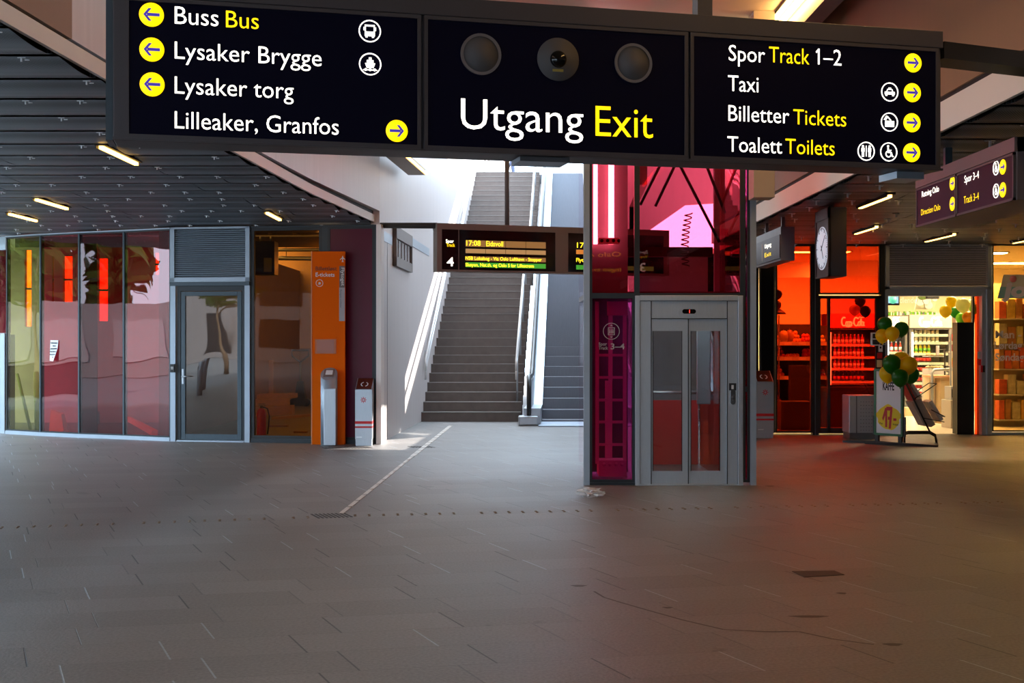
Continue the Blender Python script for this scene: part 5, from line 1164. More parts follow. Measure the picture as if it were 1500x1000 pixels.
# --- drinks
def bottle_mesh(kind):
    mb = MB(); c = {'dark': (M['bottle_dark'], M['label_red'], M['label_red']), 'red': (M['bottle_red'], M['paper'], M['cap_w']), 'yel': (M['bottle_yel'], M['bottle_grn'], M['cap_w']), 'wht': (M['bottle_wht'], M['counter'], M['cap_w'])}[kind]
    mb.lathe([(.030, 0), (.034, .01), (.034, .06)], seg=10); mb.mi = 1; mb.lathe([(.0345, .06), (.0345, .13)], seg=10); mb.mi = 0; mb.lathe([(.034, .13), (.030, .16), (.014, .205), (.013, .22)], seg=10); mb.mi = 2; mb.lathe([(.015, .22), (.015, .24)], seg=10)
    o = mb.build('bottle', list(c)); me = o.data; bpy.data.objects.remove(o); return me
BM_ = {k_: bottle_mesh(k_) for k_ in ('dark', 'red', 'yel', 'wht')}
ORD = ('first', 'second', 'third', 'fourth', 'fifth', 'sixth', 'seventh', 'eighth', 'ninth', 'tenth', 'eleventh', 'twelfth', 'thirteenth', 'fourteenth', 'fifteenth', 'sixteenth', 'seventeenth', 'eighteenth', 'nineteenth', 'twentieth')
def put(me, name, loc, label, cat, group, sc=1., rz=0.):
    o = bpy.data.objects.new(name, me); COL.objects.link(o); o.location = loc; o.scale = (sc,)*3; o.rotation_euler = (0, 0, rz); return tag(o, label, cat, group)
def script(mb, x0, z0, x1, cap, y):
    """the flowing soft-drink script, drawn with brush strokes"""
    W_ = x1-x0
    def stroke(pts, r): mb.tube([(x0+W_*a, y, z0+cap*b) for a, b in pts], r, 6)
    def arc(cx, cz, rx, rz, a0, a1, n=10): return [(cx+rx*math.cos(math.radians(a0+(a1-a0)*i/n)), cz+rz*math.sin(math.radians(a0+(a1-a0)*i/n))) for i in range(n+1)]
    r = cap*.075
    stroke(arc(.115, .52, .095, .5, 55, 300), r*1.25)             # C with its tail under the word
    stroke([(.16, .06), (.22, -.06), (.32, -.10), (.42, -.02)], r*.7)
    for cx in (.235, .39): stroke(arc(cx, .27, .042, .25, 0, 360), r)
    stroke(arc(.315, .27, .045, .25, 50, 310), r); stroke([(.435, .5), (.43, .1), (.46, .04)], r)
    stroke([(.475, .30), (.515, .34)], r)
    stroke(arc(.625, .52, .095, .5, 40, 310), r*1.25); stroke([(.70, .84), (.78, 1.08), (.88, .98), (.97, 1.08)], r*.7)
    stroke(arc(.745, .27, .042, .25, 0, 360), r); stroke([(.80, .04), (.80, .5), (.83, .92), (.845, .7), (.81, .1), (.84, .03)], r)
    stroke(arc(.895, .27, .042, .25, 0, 360), r); stroke([(.945, .5), (.94, .1), (.98, .05)], r)
def fridge(px0, px1, pytop, pyh, Y, label, wood, rows, script_px=None, zoff=0):
    """upright drinks fridge: rows = list of (kind, pixel y of bottle foot, count)"""
    a, b = P(px0, pytop, Y), P(px1, pytop, Y); W_ = b.x-a.x; H = a.z; k = Y/FPX
    t = thing('drinks_fridge', label, 'fridge', (a.x, Y, 0)); zh = P(px0, pyh, Y).z
    mb = MB(); e_ = .05; mb.box(0, e_, 0, .6, .12, H); mb.box(W_-e_, W_, 0, .6, .12, H); mb.box(e_, W_-e_, .55, .6, .12, zh); mb.box(0, W_, .02, .6, 0, .14); mb.box(e_, W_-e_, .0, .6, zh-.04, zh); mb.build('cabinet', M['steel_dark'], t)
    mb = MB(); mb.box(0, W_, -.06, .5, zh, H, .008); hd = mb.build('header', wood, t)
    if script_px:
        mb = MB(); x0, x1 = [(p-px0)*k for p in script_px[:2]]; script(mb, x0, P(0, script_px[3], Y).z, x1, (script_px[3]-script_px[2])*k, -.065); mb.build('script_lettering', M['lit_white'] if script_px[4] else mat('orange script', (1., .8, .6), .5, emit=(1., .75, .5), es=6.), hd)
    mb = MB(); mb.box(.055, .085, -.004, .02, .3, zh-.1); mb.build('light_tube', M['fridge_light'], t)
    mb = MB(); mb.box(e_, W_-e_, .01, .02, .3, zh-.05); mb.build('glass_door', G['plain'], t)
    for i, (kind, py, cnt, pa, pb, what) in enumerate(rows):
        z = P(0, py, Y).z
        mb = MB(); mb.box(e_, W_-e_, .03, .5, z-.02, z-.002); mb.box(e_, W_-e_, .028, .034, z-.02, z+.035); mb.build('shelf', M['white_shelf'], t)
        for j in range(cnt):
            x = a.x+((pa-px0)+(pb-pa)*(j+.5)/cnt)*k
            x = max(x, a.x+.10)
            put(BM_[kind], 'bottle', (x, Y+.10, z), what+', '+ORD[j]+' from the left', 'bottle', what.split(' on ')[0]+' rows', 1.05)
M['header_red'] = mat('red lit header', (.75, .04, .02), .5, emit=(1., .10, .03), es=.12)
M['header_wood'] = mat('lit tan header', (.75, .55, .3), .5, emit=(1., .70, .38), es=.32)
YG = 26.2
fridge(1212, 1287, 459, 480, YG, 'red drinks fridge behind the scarlet sliding door', M['header_red'],
    [('red', 506, 8, 1222, 1268, 'red drink bottle on the top shelf behind the scarlet door'), ('red', 524, 8, 1222, 1268, 'red drink bottle on the second shelf behind the scarlet door'), ('red', 541, 8, 1222, 1268, 'red drink bottle on the third shelf behind the scarlet door'), ('dark', 560, 8, 1222, 1268, 'dark bottle on the bottom shelf behind the scarlet door')], (1231, 1266, 465, 477.5, 0))
fridge(1296, 1329, 463, 481, YG, 'narrow drinks fridge at the left of the open doorway', M['header_wood'],
    [('red', 517, 4, 1299, 1324, 'red labelled bottle on the top shelf left of the doorway'), ('dark', 538, 4, 1299, 1324, 'dark bottle on the second shelf left of the doorway'), ('dark', 560, 4, 1299, 1324, 'dark bottle on the third shelf left of the doorway')], (1296, 1317, 465, 477, 1))
fridge(1332, 1393, 461, 480, YG, 'tan topped drinks fridge in the middle of the open doorway', M['header_wood'],
    [('wht', 491.5, 7, 1335, 1378, 'milky bottle on the top shelf of the doorway fridge'), ('wht', 503, 7, 1335, 1378, 'milky bottle on the second shelf of the doorway fridge'), ('yel', 519, 5, 1335, 1366, 'yellow drink bottle on the third shelf of the doorway fridge'), ('dark', 533, 6, 1340, 1366, 'dark cola bottle on the fourth shelf of the doorway fridge'), ('dark', 547, 6, 1340, 1366, 'dark cola bottle on the fifth shelf of the doorway fridge'), ('dark', 562, 5, 1340, 1366, 'dark cola bottle on the sixth shelf of the doorway fridge'), ('red', 578, 5, 1338, 1356, 'red labelled bottle on the bottom shelf of the doorway fridge')], (1345, 1379, 465, 477.5, 1))
# --- fruit shelves behind the scarlet pane
YV = 22.6; k = YV/FPX
a, b = P(1130, 500, YV), P(1213, 500, YV)
t = thing('fruit_shelf', 'tiered fruit and vegetable shelf behind the scarlet pane', 'shelf', (a.x, YV, 0)); W_ = b.x-a.x
mb = MB(); mb.box(0, W_, .55, .6, 0, P(0, 474, YV).z); mb.build('back_panel', M['dark_in'], t)
rowsz = [P(0, py, YV).z for py in (502, 524, 552, 590)]
for z in rowsz:
    mb = MB(); mb.box(0, W_, 0, .55, z-.03, z); mb.box(0, W_, -.012, 0, z-.05, z+.02); mb.build('shelf_board', M['white_shelf'], t)
    for q in (.3, .55, .8): mb = MB(); mb.box(W_*q-.08, W_*q+.06, -.016, -.012, z-.045, z+.01); mb.build('price_card', M['paper'], t)
mb = MB(); mb.box(0, .03, 0, .6, 0, 1.9); mb.box(W_-.03, W_, 0, .6, 0, 1.9); mb.build('upright', M['steel_dark'], t)
def fruit(name, col, r, sc, seg=12):
    mb = MB(); mb.ball((0, 0, r*sc[2]*.98), r, sc, seg, 8); mb.mi = 1; mb.tube([(0, 0, r*sc[2]*1.9), (.004, 0, r*sc[2]*2.15)], .005, 5); o = mb.build(name, [mat(name, col, .4, noise=.15, nscale=20), M['trunk']]); me = o.data; bpy.data.objects.remove(o); return me
FM = {'apple': fruit('apple', (.55, .10, .04), .042, (1, 1, .92)), 'orange': fruit('orange', (.85, .36, .03), .045, (1, 1, .96)), 'melon': fruit('melon', (.45, .35, .12), .10, (1, 1, 1.2)), 'pineapple': fruit('pineapple', (.35, .18, .04), .085, (1, 1, 1.5)), 'lemon': fruit('lemon', (.85, .65, .08), .04, (1.2, 1, .95)), 'pepper': fruit('red_pepper', (.55, .03, .02), .05, (1, 1, 1.05))}
rn = random.Random(11)
tier = ('top', 'second', 'third', 'lowest')
def spread(kind, name, row, px0, px1, n, lab, layers=1):
    z = rowsz[row]; rmax = {'melon': .11, 'pineapple': .09}.get(kind, .05)
    for l in range(layers):
        cnt = n-l
        for j in range(cnt):
            x = P(px0+(px1-px0)*(j+.5+l*.5)/n, 500, YV).x
            put(FM[kind], name, (x, YV+.12+l*.05, z+l*rmax*1.45), lab if n*layers == 1 else lab.replace('the small pile', 'a small pile')+', '+ORD[j]+' along, '+('bottom', 'middle', 'upper')[l]+' row', 'fruit', name+' on the '+tier[row]+' fruit shelf', 1., rn.uniform(0, 6))
spread('lemon', 'lemon', 0, 1136, 1145, 2, 'pale lemon at the left end of the top fruit shelf', 2)
spread('melon', 'melon', 0, 1146, 1154, 1, 'round melon on the top fruit shelf, left of the tall one'); spread('pineapple', 'pineapple', 0, 1155, 1163, 1, 'tall pineapple on the top fruit shelf')
spread('orange', 'orange', 0, 1163, 1175, 3, 'orange in the small pile on the top fruit shelf', 3); spread('pepper', 'red_pepper', 0, 1176, 1190, 3, 'red pepper at the right of the top fruit shelf', 2)
spread('lemon', 'lemon', 0, 1200, 1212, 3, 'lemon on the top fruit shelf right of the black post', 2)
spread('apple', 'apple', 1, 1136, 1152, 4, 'apple in the left heap on the second fruit shelf', 3); spread('orange', 'orange', 1, 1154, 1172, 4, 'orange in the middle heap on the second fruit shelf'); spread('pepper', 'red_pepper', 1, 1178, 1190, 3, 'red pepper at the right of the second fruit shelf', 2); spread('lemon', 'lemon', 1, 1200, 1212, 3, 'lemon on the second fruit shelf right of the black post', 3)
spread('orange', 'orange', 2, 1136, 1150, 3, 'orange in the heap on the third fruit shelf', 3); spread('apple', 'apple', 2, 1200, 1212, 3, 'apple on the third fruit shelf right of the black post', 2); spread('apple', 'apple', 3, 1136, 1146, 2, 'apple on the lowest fruit shelf', 2)
mb = MB(); mb.box(W_*.28, W_*.72, -.28, -.1, 0, P(0, 535, YV-.2).z); tag(mb.build('display_stand', M['dark_in'], None, (a.x, YV, 0)), 'tall dark stand before the fruit shelves', 'stand')
a2, b2 = P(1136, 0, 21.5), P(1190, 0, 21.5); mb = MB(); mb.box(a2.x+.10, b2.x, 21.5, 21.9, 0, P(0, 588, 21.5).z, .01); tag(mb.build('light_block_box', M['dark_in']), 'low dark box below the fruit shelves, added to block light', 'bin')  # added to darken the foot of the pane and stop red spill
a2, b2 = P(1199, 0, 22.2), P(1291, 0, 22.2); mb = MB(); mb.box(a2.x, b2.x, 22.2, 22.9, 0, P(0, 566, 22.2).z, .02); o = tag(mb.build('chest_freezer', M['dark_in']), 'long dark chest freezer behind the scarlet sliding door', 'freezer'); mb = MB(); mb.box(a2.x+.03, b2.x-.03, 22.25, 22.85, P(0, 566, 22.2).z, P(0, 566, 22.2).z+.03, .01); mb.build('lid', M['blackgloss'], o)  # dark bulk also added to block red light from the floor outside
# scale umbrella leaf and lamp pole on the left of the fruit
t = thing('shop_lamp', 'slim lamp with a leaf shaped shade beside the fruit shelf', 'lamp', (P(1141, 590, 22.2).x, 22.2, 0))
mb = MB(); mb.tube([(0, 0, 0), (0, 0, P(0, 461, 22.2).z)], .012, 6); mb.build('pole', M['steel_dark'], t)
mb = MB(); z = P(0, 460, 22.2).z; mb.lathe([(.14, z), (.10, z+.05), (.01, z+.11)], (0, 0, 0), 16); mb.build('shade', M['bal_d'], t)
# ---------------------------------------------------------------- balloons
bmk = {}
def balloon(px, py, rpx, Y, mname, label, group, anchor=None):
    k = Y/FPX; r = rpx*k; key = mname
    if key not in bmk:
        mb = MB(); mb.lathe([(.012, -1.27), (.10, -1.27), (.03, -1.17), (.10, -1.12), (.35, -1.0), (.62, -.78), (.86, -.45), (.98, -.08), (1., .15), (.95, .42), (.82, .68), (.60, .88), (.32, 1.0), (.08, 1.04), (.01, 1.045)], seg=20); o = mb.build('balloon', M[mname]); bmk[key] = o.data; bpy.data.objects.remove(o)
    c_ = P(px, py, Y); o = bpy.data.objects.new('balloon', bmk[key]); COL.objects.link(o); o.location = c_; o.scale = (r, r, r); tag(o, label, 'balloon', group)
    if anchor is not None:
        k0 = c_+Vector((0, 0, -1.2*r)) if anchor.z < c_.z else c_+Vector((0, 0, .95*r)); mb = MB(); mb.tube([((v-c_)/r) for v in (k0, k0.lerp(anchor, .5), anchor)], .02, 5); mb.build('string', M['paper'], o)
    return o
YA = 18.10; gA = 'balloons tied over the coffee sign'
for a in ((1306, 533, 13.2, YA-.05, 'bal_g', 'dark green balloon at the upper left of the bunch over the coffee sign'), (1320, 527.5, 12, YA+.12, 'bal_y', 'yellow balloon at the top of the bunch over the coffee sign'), (1331, 534.5, 12.6, YA-.12, 'bal_y', 'yellow balloon at the upper right of the bunch over the coffee sign'), (1300, 548, 12, YA+.1, 'bal_y', 'yellow balloon at the lower left of the bunch over the coffee sign'), (1318.5, 553.5, 12.3, YA-.2, 'bal_g', 'green balloon hanging lowest over the coffee sign'), (1334, 549, 12.4, YA+.1, 'bal_g', 'green balloon at the lower right of the bunch over the coffee sign')): balloon(*a, gA, P(1318, 541, 18.40))
gB = 'balloons floating above the coffee sign bunch'; YB2 = 18.9
for a in ((1296, 475, 10.8, YB2+.1, 'bal_g', 'dark green balloon at the upper left of the bunch by the door post'), (1320.5, 482, 10.6, YB2+.1, 'bal_g', 'green balloon at the right of the bunch by the door post'), (1307, 489, 10.2, YB2-.1, 'bal_y', 'yellow balloon in the middle of the bunch by the door post'), (1292.5, 492, 10, YB2+.05, 'bal_y', 'yellow balloon at the lower left of the bunch by the door post')): balloon(*a, gB, P(1294, 505, YF-.02))
gC = 'balloons inside the doorway'; YC = 21.6
for a in ((1393.5, 442, 8, YC, 'bal_y', 'yellow balloon at the upper left of the doorway bunch'), (1385, 456, 8.6, YC-.1, 'bal_y', 'yellow balloon leftmost in the doorway bunch'), (1399.5, 457.5, 8, YC+.15, 'bal_g', 'green balloon with a white mark in the doorway bunch'), (1410.5, 447, 10.4, YC-.2, 'bal_w', 'large pale yellow balloon in the doorway bunch'), (1424, 446.5, 8.5, YC+.1, 'bal_w', 'pale balloon behind the large one in the doorway bunch'), (1427.5, 452, 7.5, YC-.1, 'bal_lg', 'light green balloon at the right of the doorway bunch'), (1409, 466.5, 8.8, YC+.05, 'bal_lg', 'light green balloon at the bottom of the doorway bunch'), (1419, 465.5, 9.2, YC-.15, 'bal_o', 'orange yellow balloon at the bottom right of the doorway bunch')):
    o = balloon(*a, gC, Vector((P(1410, 0, YC).x, YC, ZR)))
for px, py, m_, lab in ((1252, 454, 'bal_o', 'orange lit balloon behind the scarlet door'), (1260, 441, 'bal_d', 'dark balloon above the orange one behind the scarlet door'), (1267.5, 456, 'bal_d', 'dark balloon right of the orange one behind the scarlet door')): balloon(px, py, 8, 21.4, m_, lab, 'balloons behind the scarlet door', Vector((P(1260, 0, 21.4).x, 21.4, ZR)))
for px, py, lab in ((1139, 431, 'upper dark balloon at the left edge of the scarlet pane'), (1137.5, 447, 'lower dark balloon at the left edge of the scarlet pane')): balloon(px, py, 7, 21.4, 'bal_d', lab, 'balloons behind the scarlet pane', Vector((P(1138, 0, 21.4).x, 21.4, ZR)))
# ---------------------------------------------------------------- coffee sign
ga = G0(1292, 651); FA = Frame(P(1281, 600, 18.75), P(1323, 600, 18.35)); L = FA.len; za, zb2 = FA.z(1281, 636.5), FA.z(1281, 540)
t = thing('coffee_sign', 'free standing coffee price poster in a green frame before the shop', 'sign board', FA.loc, FA.rz)
f = .035; mb = MB()
for q in ((0, L, za, za+f), (0, L, zb2-f, zb2), (0, f, za+f, zb2-f), (L-f, L, za+f, zb2-f)): mb.box(q[0], q[1], -.015, .03, q[2], q[3])
mb.build('frame', M['green_frame'], t)
mb = MB(); mb.box(f, L-f, -.004, .02, za+f, zb2-f); po = mb.build('poster', M['paper'], t)
ax = lambda u: f+(L-2*f)*u; az = lambda v: za+f+(zb2-za-2*f)*v
mb = MB(); rn = random.Random(2); cx, cz = ax(.5), az(.26); mb.flat([(cx+(L*.42)*(1+.09*math.sin(5*a_)+.05*math.sin(11*a_))*math.cos(a_), cz+.185*(1+.07*math.sin(4*a_+1)+.05*math.sin(9*a_))*math.sin(a_)) for a_ in [i*2*math.pi/48 for i in range(48)]], -.004, .002); mb.build('price_blob', mat('yellow price blob', (.85, .62, .01), .6), po)
mb = MB(); text(mb, 'KAFFE', ax(.27), az(.70), ax(.73), .12, -.006, .03); text(mb, 'VARM', ax(.26), az(.83), ax(.70), .07, -.006, .02); mb.build('lettering', M['ink'], po)
mb = MB(); S_ = lambda pts: mb.flat([(ax(a_), az(b_)) for a_, b_ in pts], -.007, .002)
S_([(.37, .10), (.45, .10), (.45, .41), (.37, .41), (.25, .24), (.29, .20), (.37, .29)]); S_([(.42, .43), (.66, .43), (.66, .37), (.42, .37)]); S_([(.57, .37), (.66, .37), (.60, .08), (.51, .08)]); S_([(.48, .27), (.63, .27), (.63, .22), (.48, .22)]); S_([(.70, .25), (.82, .25), (.82, .21), (.70, .21)])
mb.build('price', M['red_paint'], po)
mb = MB(); text(mb, 'Per', ax(.14), az(.14), ax(.28), .03, -.007); text(mb, 'kopp', ax(.68), az(.14), ax(.90), .03, -.007); mb.build('lettering', M['ink'], po)
for q in (-.03, L): mb = MB(); mb.box(q, q+.03, .0, .03, za, za+.30); mb.build('side_clip', M['black'], t)
for x in (.05, L-.05):
    mb = MB(); mb.box(x-.03, x+.03, -.02, .03, .04, za); mb.build('post', M['black'], t)
    mb = MB(); mb.hexa([(x-.5, -.20, .0), (x-.5, -.16, .0), (x+.0, .03, .0), (x, -.02, .0), (x-.5, -.20, .03), (x-.5, -.16, .03), (x, .03, .045), (x, -.02, .045)]); mb.hexa([(x, -.02, 0), (x, .03, 0), (x+.52, .20, 0), (x+.52, .16, 0), (x, -.02, .045), (x, .03, .045), (x+.52, .20, .03), (x+.52, .16, .03)]); mb.build('foot', M['black'], t)
# perforated steel box
g = G0(1264, 643); k = g.y/FPX; t = thing('litter_bin', 'squat perforated steel bin beside the coffee sign', 'bin', (g.x, g.y, 0)); k2 = k
mb = MB(); mb.box(-20*k, 21*k, 0, .42, .1, 64*k, .012); mb.build('body', M['steel'], t)
mb = MB(); mb.box(-19*k, 20*k, .01, .4, 0, .1); mb.build('plinth', M['steel_dark'], t)
mb = MB()
for i in range(6):
    for j in range(9): mb.disc((-3*k+i*4*k, 0, (13+j*5.2)*k), .006, .002, 8)
mb.build('perforation', M['black'], t)
mb = MB(); mb.box(-10*k, -8.5*k, -.003, 0, .1, 63*k); mb.build('seam', M['steel_dark'], t)
# ---------------------------------------------------------------- magazine rack
YM = 18.9; mp = lambda px, py, y=YM: P(px, py, y)
t = thing('magazine_rack', 'leaning black wire magazine rack in the shop doorway', 'rack', (mp(1352, 645).x, YM, 0)); og = Vector((mp(1352, 645).x, YM, 0))
A_ = lambda px, py, y=YM: mp(px, py, y)-og
for y in (YM, YM+.35):
    mb = MB(); p = [A_(1326, 560, y), A_(1352, 612, y), A_(1364, 636, y)]; mb.tube(p, .014, 6); mb.build('upright', M['black'], t)
    mb = MB(); z0_ = .0; q0, q1, q2, q3 = A_(1325, 646, y), A_(1327, 635, y), A_(1362, 635, y), A_(1370, 640, y); b0 = Vector((q0.x, y-YM, .0)); b3 = Vector((q3.x+.02, y-YM, .0)); mb.tube([b0, Vector((q0.x, y-YM, .13)), Vector((q1.x+.04, y-YM, .15)), Vector((q2.x, y-YM, .15)), Vector((q3.x, y-YM, .10)), b3], .016, 6); mb.build('foot_frame', M['black'], t)
for (pa, pb) in (((1338, 585), (1372, 562)), ((1352, 612), (1383, 618)), ((1364, 600), (1384, 610))):
    mb = MB(); a, b = A_(*pa), A_(*pb); mb.tube([a, b], .008, 6); mb.tube([a+Vector((0, .35, 0)), b+Vector((0, .35, 0))], .008, 6); mb.tube([b, b+Vector((0, .35, 0))], .008, 6); mb.build('shelf_wire', M['black'], t)
def mag(px0, py0, px1, py1, th, y0, y1, m1, lab):
    a, b = mp(px0, py0), mp(px1, py1); d = (b-a).normalized(); n_ = Vector((d.z, 0, -d.x))*th
    mb = MB(); P8 = [a, b, b+n_, a+n_]; lo = [Vector((v.x, y0, v.z)) for v in P8]; hi = [Vector((v.x, y1, v.z)) for v in P8]; mb.hexa([tuple(v) for v in lo]+[tuple(v) for v in hi]); return tag(mb.build('magazine', m1), lab, 'magazine', 'magazines on the leaning rack')
M['mag_a'] = mat('magazine page edges', (.45, .36, .30), .6, noise=.6, nscale=60, stretch=(1, 1, 40)); M['mag_b'] = mat('pale cover', (.62, .60, .58), .5, noise=.5, nscale=14); M['mag_c'] = mat('red cover', (.42, .05, .04), .5, noise=.6, nscale=16)
mag(1330, 560, 1343, 585, .05, YM+.02, YM+.33, M['mag_c'], 'red covered magazine stack at the top of the leaning rack'); mag(1335, 556, 1351, 580, .05, YM+.02, YM+.33, M['mag_b'], 'pale magazine stack beside the red one on the rack')
mag(1343, 585, 1362, 620, .09, YM+.01, YM+.32, M['mag_a'], 'thick brown magazine pile on the lower tier of the rack'); mag(1349, 583, 1371, 622, .08, YM+.02, YM+.33, M['mag_a'], 'second brown magazine pile leaning on the lower tier'); mag(1366, 586, 1383, 614, .06, YM+.02, YM+.33, M['mag_b'], 'pale magazine pile at the front of the rack')
# ---------------------------------------------------------------- doorway interior: screen, poster, counter, machines
YI = 23.6; i_ = lambda px, py, Y=YI: P(px, py, Y)
def boxthing(name, label, cat, px0, px1, py0, py1, Y, d, m_, bev=.008, floor=False):
    a, b = P(px0, py1, Y), P(px1, py0, Y); mb = MB(); mb.box(a.x, b.x, Y, Y+d, 0 if floor else a.z, b.z, bev); return tag(mb.build(name, m_), label, cat)
t = boxthing('television', 'small screen hanging at the upper left of the shop doorway', 'screen', 1297, 1318, 430, 447, 22.4, .06, M['black'])
mb = MB(); a, b = P(1298.5, 444, 22.395), P(1316, 432, 22.395); mb.box(a.x, b.x, 22.39, 22.398, a.z, b.z); mb.build('display', mat('screen glow', (.2, .4, .5), .5, emit=(.30, .55, .75), es=.8), t)
mb = MB(); c_ = P(1308, 439, 22.385); mb.disc(tuple(c_), .075, .004, 20); mb.build('picture', mat('screen green', (.1, .5, .35), .5, emit=(.10, .60, .42), es=.7), t)
mb = MB(); mb.tube([P(1307, 431, 22.43), Vector((P(1307, 431, 22.43).x, 22.43, ZR))], .015, 6); mb.build('bracket', M['black'], t)
def tilted(name, label, cat, px0, px1, py0, py1, Y, m_):
    a, b = P(px0, py1, Y), P(px1, py0, Y); mb = MB(); w = b.x-a.x; mb.hexa([(a.x, Y, a.z), (b.x-.06, Y, a.z), (b.x-.06, Y+.02, a.z), (a.x, Y+.02, a.z), (a.x+.04, Y-.05, b.z), (b.x, Y-.05, b.z), (b.x, Y-.03, b.z), (a.x+.04, Y-.03, b.z)]); return tag(mb.build(name, m_), label, cat), a, b
o, a, b = tilted('poster', 'tilted menu poster with pale shapes on green hanging in the doorway', 'poster', 1340, 1373, 432, 452.5, 24.5, mat('poster green white', (.62, .66, .48), .6))
mb = MB(); rn = random.Random(5)
for (u, v, r, c_) in ((.2, .5, .085, 0), (.5, .6, .09, 0), (.6, .25, .085, 0), (.25, .9, .07, 1), (.4, .88, .06, 1), (.85, .75, .06, 0)):
    mb.mi = c_; p = Vector((a.x+(b.x-a.x)*u, 24.5-.05*v-.012, a.z+(b.z-a.z)*v)); mb.ball(tuple(p), r, (1, .05, 1), 12, 6)
mb.build('print', [M['paper'], M['leaf']], o)
mb = MB(); z = ZR; mb.tube([(a.x+.1, 24.45, b.z), (a.x+.1, 24.45, ZR)], .005, 5); mb.tube([(b.x-.05, 24.45, b.z), (b.x-.05, 24.45, ZR)], .005, 5); mb.build('wire', M['steel_dark'], o)
o = boxthing('speaker_box', 'black box hanging above the menu poster in the doorway', 'box', 1358, 1376, 432.5, 437.5, 23.9, .1, M['black']); mb = MB(); c_ = P(1367, 433, 23.95); mb.tube([tuple(c_), (c_.x, c_.y, ZR)], .012, 6); mb.build('bracket', M['black'], o)
mb = MB(); a = P(1317, 444, YR-.02); text(mb, 'dlende', P(1318, 0, YR-.02).x, P(0, 443.5, YR-.02).z, P(1343, 0, YR-.02).x, .13, YR-.01, .02); tag(mb.build('wall_lettering', M['paper']), 'pale word on the shop back wall between screen and poster', 'lettering')
mb = MB(); a, b = P(1298, 461, YR-.25), P(1400, 455.5, YR-.25); mb.box(a.x, b.x, YR-.25, YR, a.z-.5, b.z-.1); mb.mi = 1; rn = random.Random(9); x = a.x
tag(mb.build('wall_shelf', M['board']), 'dark shelf on the back wall above the fridge headers', 'shelf')
mb = MB(); x = a.x+.02
for i in range(46):
    w = rn.uniform(.012, .03); mb.mi = rn.randrange(3); mb.box(x, x+w, YR-.22, YR-.1, b.z-.098, b.z-.098+rn.uniform(.05, .10)); x += w+.006
o = mb.build('small_packets', [M['paper'], M['steel_dark'], M['bottle_grn']]); o['kind'] = 'stuff'; tag(o, 'row of tiny packets on the shelf above the fridges', 'packets')
# coffee counter and till
YK = 23.2
t = thing('coffee_counter', 'beech coffee counter with open sides inside the doorway', 'counter', (0, 0, 0))
a, b = P(1368, 618, YK), P(1392, 548, YK); mb = MB(); mb.box(a.x+.13, b.x, YK, YK+.6, 0, P(0, 553, YK).z); mb.build('body', M['counter'], t)
mb = MB(); mb.box(a.x-.02, b.x+.02, YK-.03, YK+.62, P(0, 553, YK).z, P(0, 550, YK).z); mb.build('worktop', M['shop_wall'], t)
mb = MB(); mb.box(a.x, a.x+.12, YK+.25, YK+.6, 0, P(0, 553, YK).z); mb.build('side_cabinet', M['cream_wall'], t)
mb = MB(); p0 = P(1366.5, 618, YK-.1); z = P(0, 541, YK).z; mb.tube([(p0.x, YK-.05, .0), (p0.x, YK-.05, z-.06), (p0.x+.05, YK-.05, z), (P(1395, 0, YK).x, YK-.05, z)], .03, 8); mb.build('steel_rail', M['steel'], t)
t = thing('bakery_case', 'glass bakery case heaped with pastries on the counter', 'display case', (0, 0, 0)); a, b = P(1361, 550, 23.9), P(1386, 490, 23.9); 
zc0, zc1 = P(0, 541, 23.9).z, P(0, 497, 23.9).z
mb = MB(); mb.box(a.x, b.x, 23.9, 24.3, 0, P(0, 541, 23.9).z); mb.build('base', M['grey_print'], t)
mb = MB(); mb.box(a.x, b.x, 23.9, 23.91, zc0, zc1); mb.build('glass_front', G['plain'], t)
for z in (zc0, zc0+.25): mb = MB(); mb.box(a.x, b.x, 23.93, 24.3, z, z+.015); mb.build('tray', M['steel'], t)
rn = random.Random(3); M['pastry'] = mat('pastry', (.62, .42, .22), .7, noise=.35, nscale=25)
mb = MB(); mb.ball((0, 0, .028), .055, (1.1, .8, .52), 10, 6); o = mb.build('pastry', M['pastry']); pm = o.data; bpy.data.objects.remove(o)
for z, nm in ((zc0+.017, 'lower'), (zc0+.267, 'upper')):
    for j in range(4): put(pm, 'pastry', (a.x+.05+j*(b.x-a.x-.1)/3, 24.08, z), 'baked pastry on the %s tray of the bakery case, %s from the left' % (nm, ORD[j]), 'pastry', 'pastries on the %s tray' % nm)
o = boxthing('till_screen', 'slanted grey till screen beside the bakery case', 'screen', 1372, 1376, 506, 520, 23.3, .05, M['grey_print'])
mb = MB(); c_ = P(1374, 512, 23.33); mb.tube([tuple(c_), tuple(P(1384, 512, 23.6)), (P(1384, 512, 23.6).x, 23.6, P(0, 553, YK).z)], .018, 6); mb.build('arm', M['black'], o)
t = boxthing('coffee_machine', 'white coffee machine cabinet beside the black doorway post', 'machine', 1393, 1407, 586, 628, 21.9, .5, M['white_shelf'], .01, True)
o = boxthing('coffee_grinder', 'black fronted grinder standing on the white coffee machine cabinet', 'machine', 1393.5, 1406, 566, 585.6, 22.0, .35, M['steel']); mb = MB(); a, b = P(1394.5, 582, 21.99), P(1401, 570, 21.99); mb.box(a.x, b.x, 21.98, 22.0, a.z, b.z); mb.build('front', M['black'], o)
t = thing('snack_rack', 'tall wire rack of bright snack bags beside the black post', 'rack', (P(1401, 500, 22.9).x, 22.9, 0)); 
mb = MB(); mb.box(-.12, -.09, 0, .03, 0, P(0, 482, 22.9).z); mb.box(.16, .19, 0, .03, 0, P(0, 482, 22.9).z); mb.build('upright', M['steel'], t)
for i, py in enumerate((500, 515, 535)): mb = MB(); z = P(0, py, 22.9).z; mb.box(-.12, .19, 0, .25, z-.012, z); mb.build('shelf', M['white_shelf'], t)
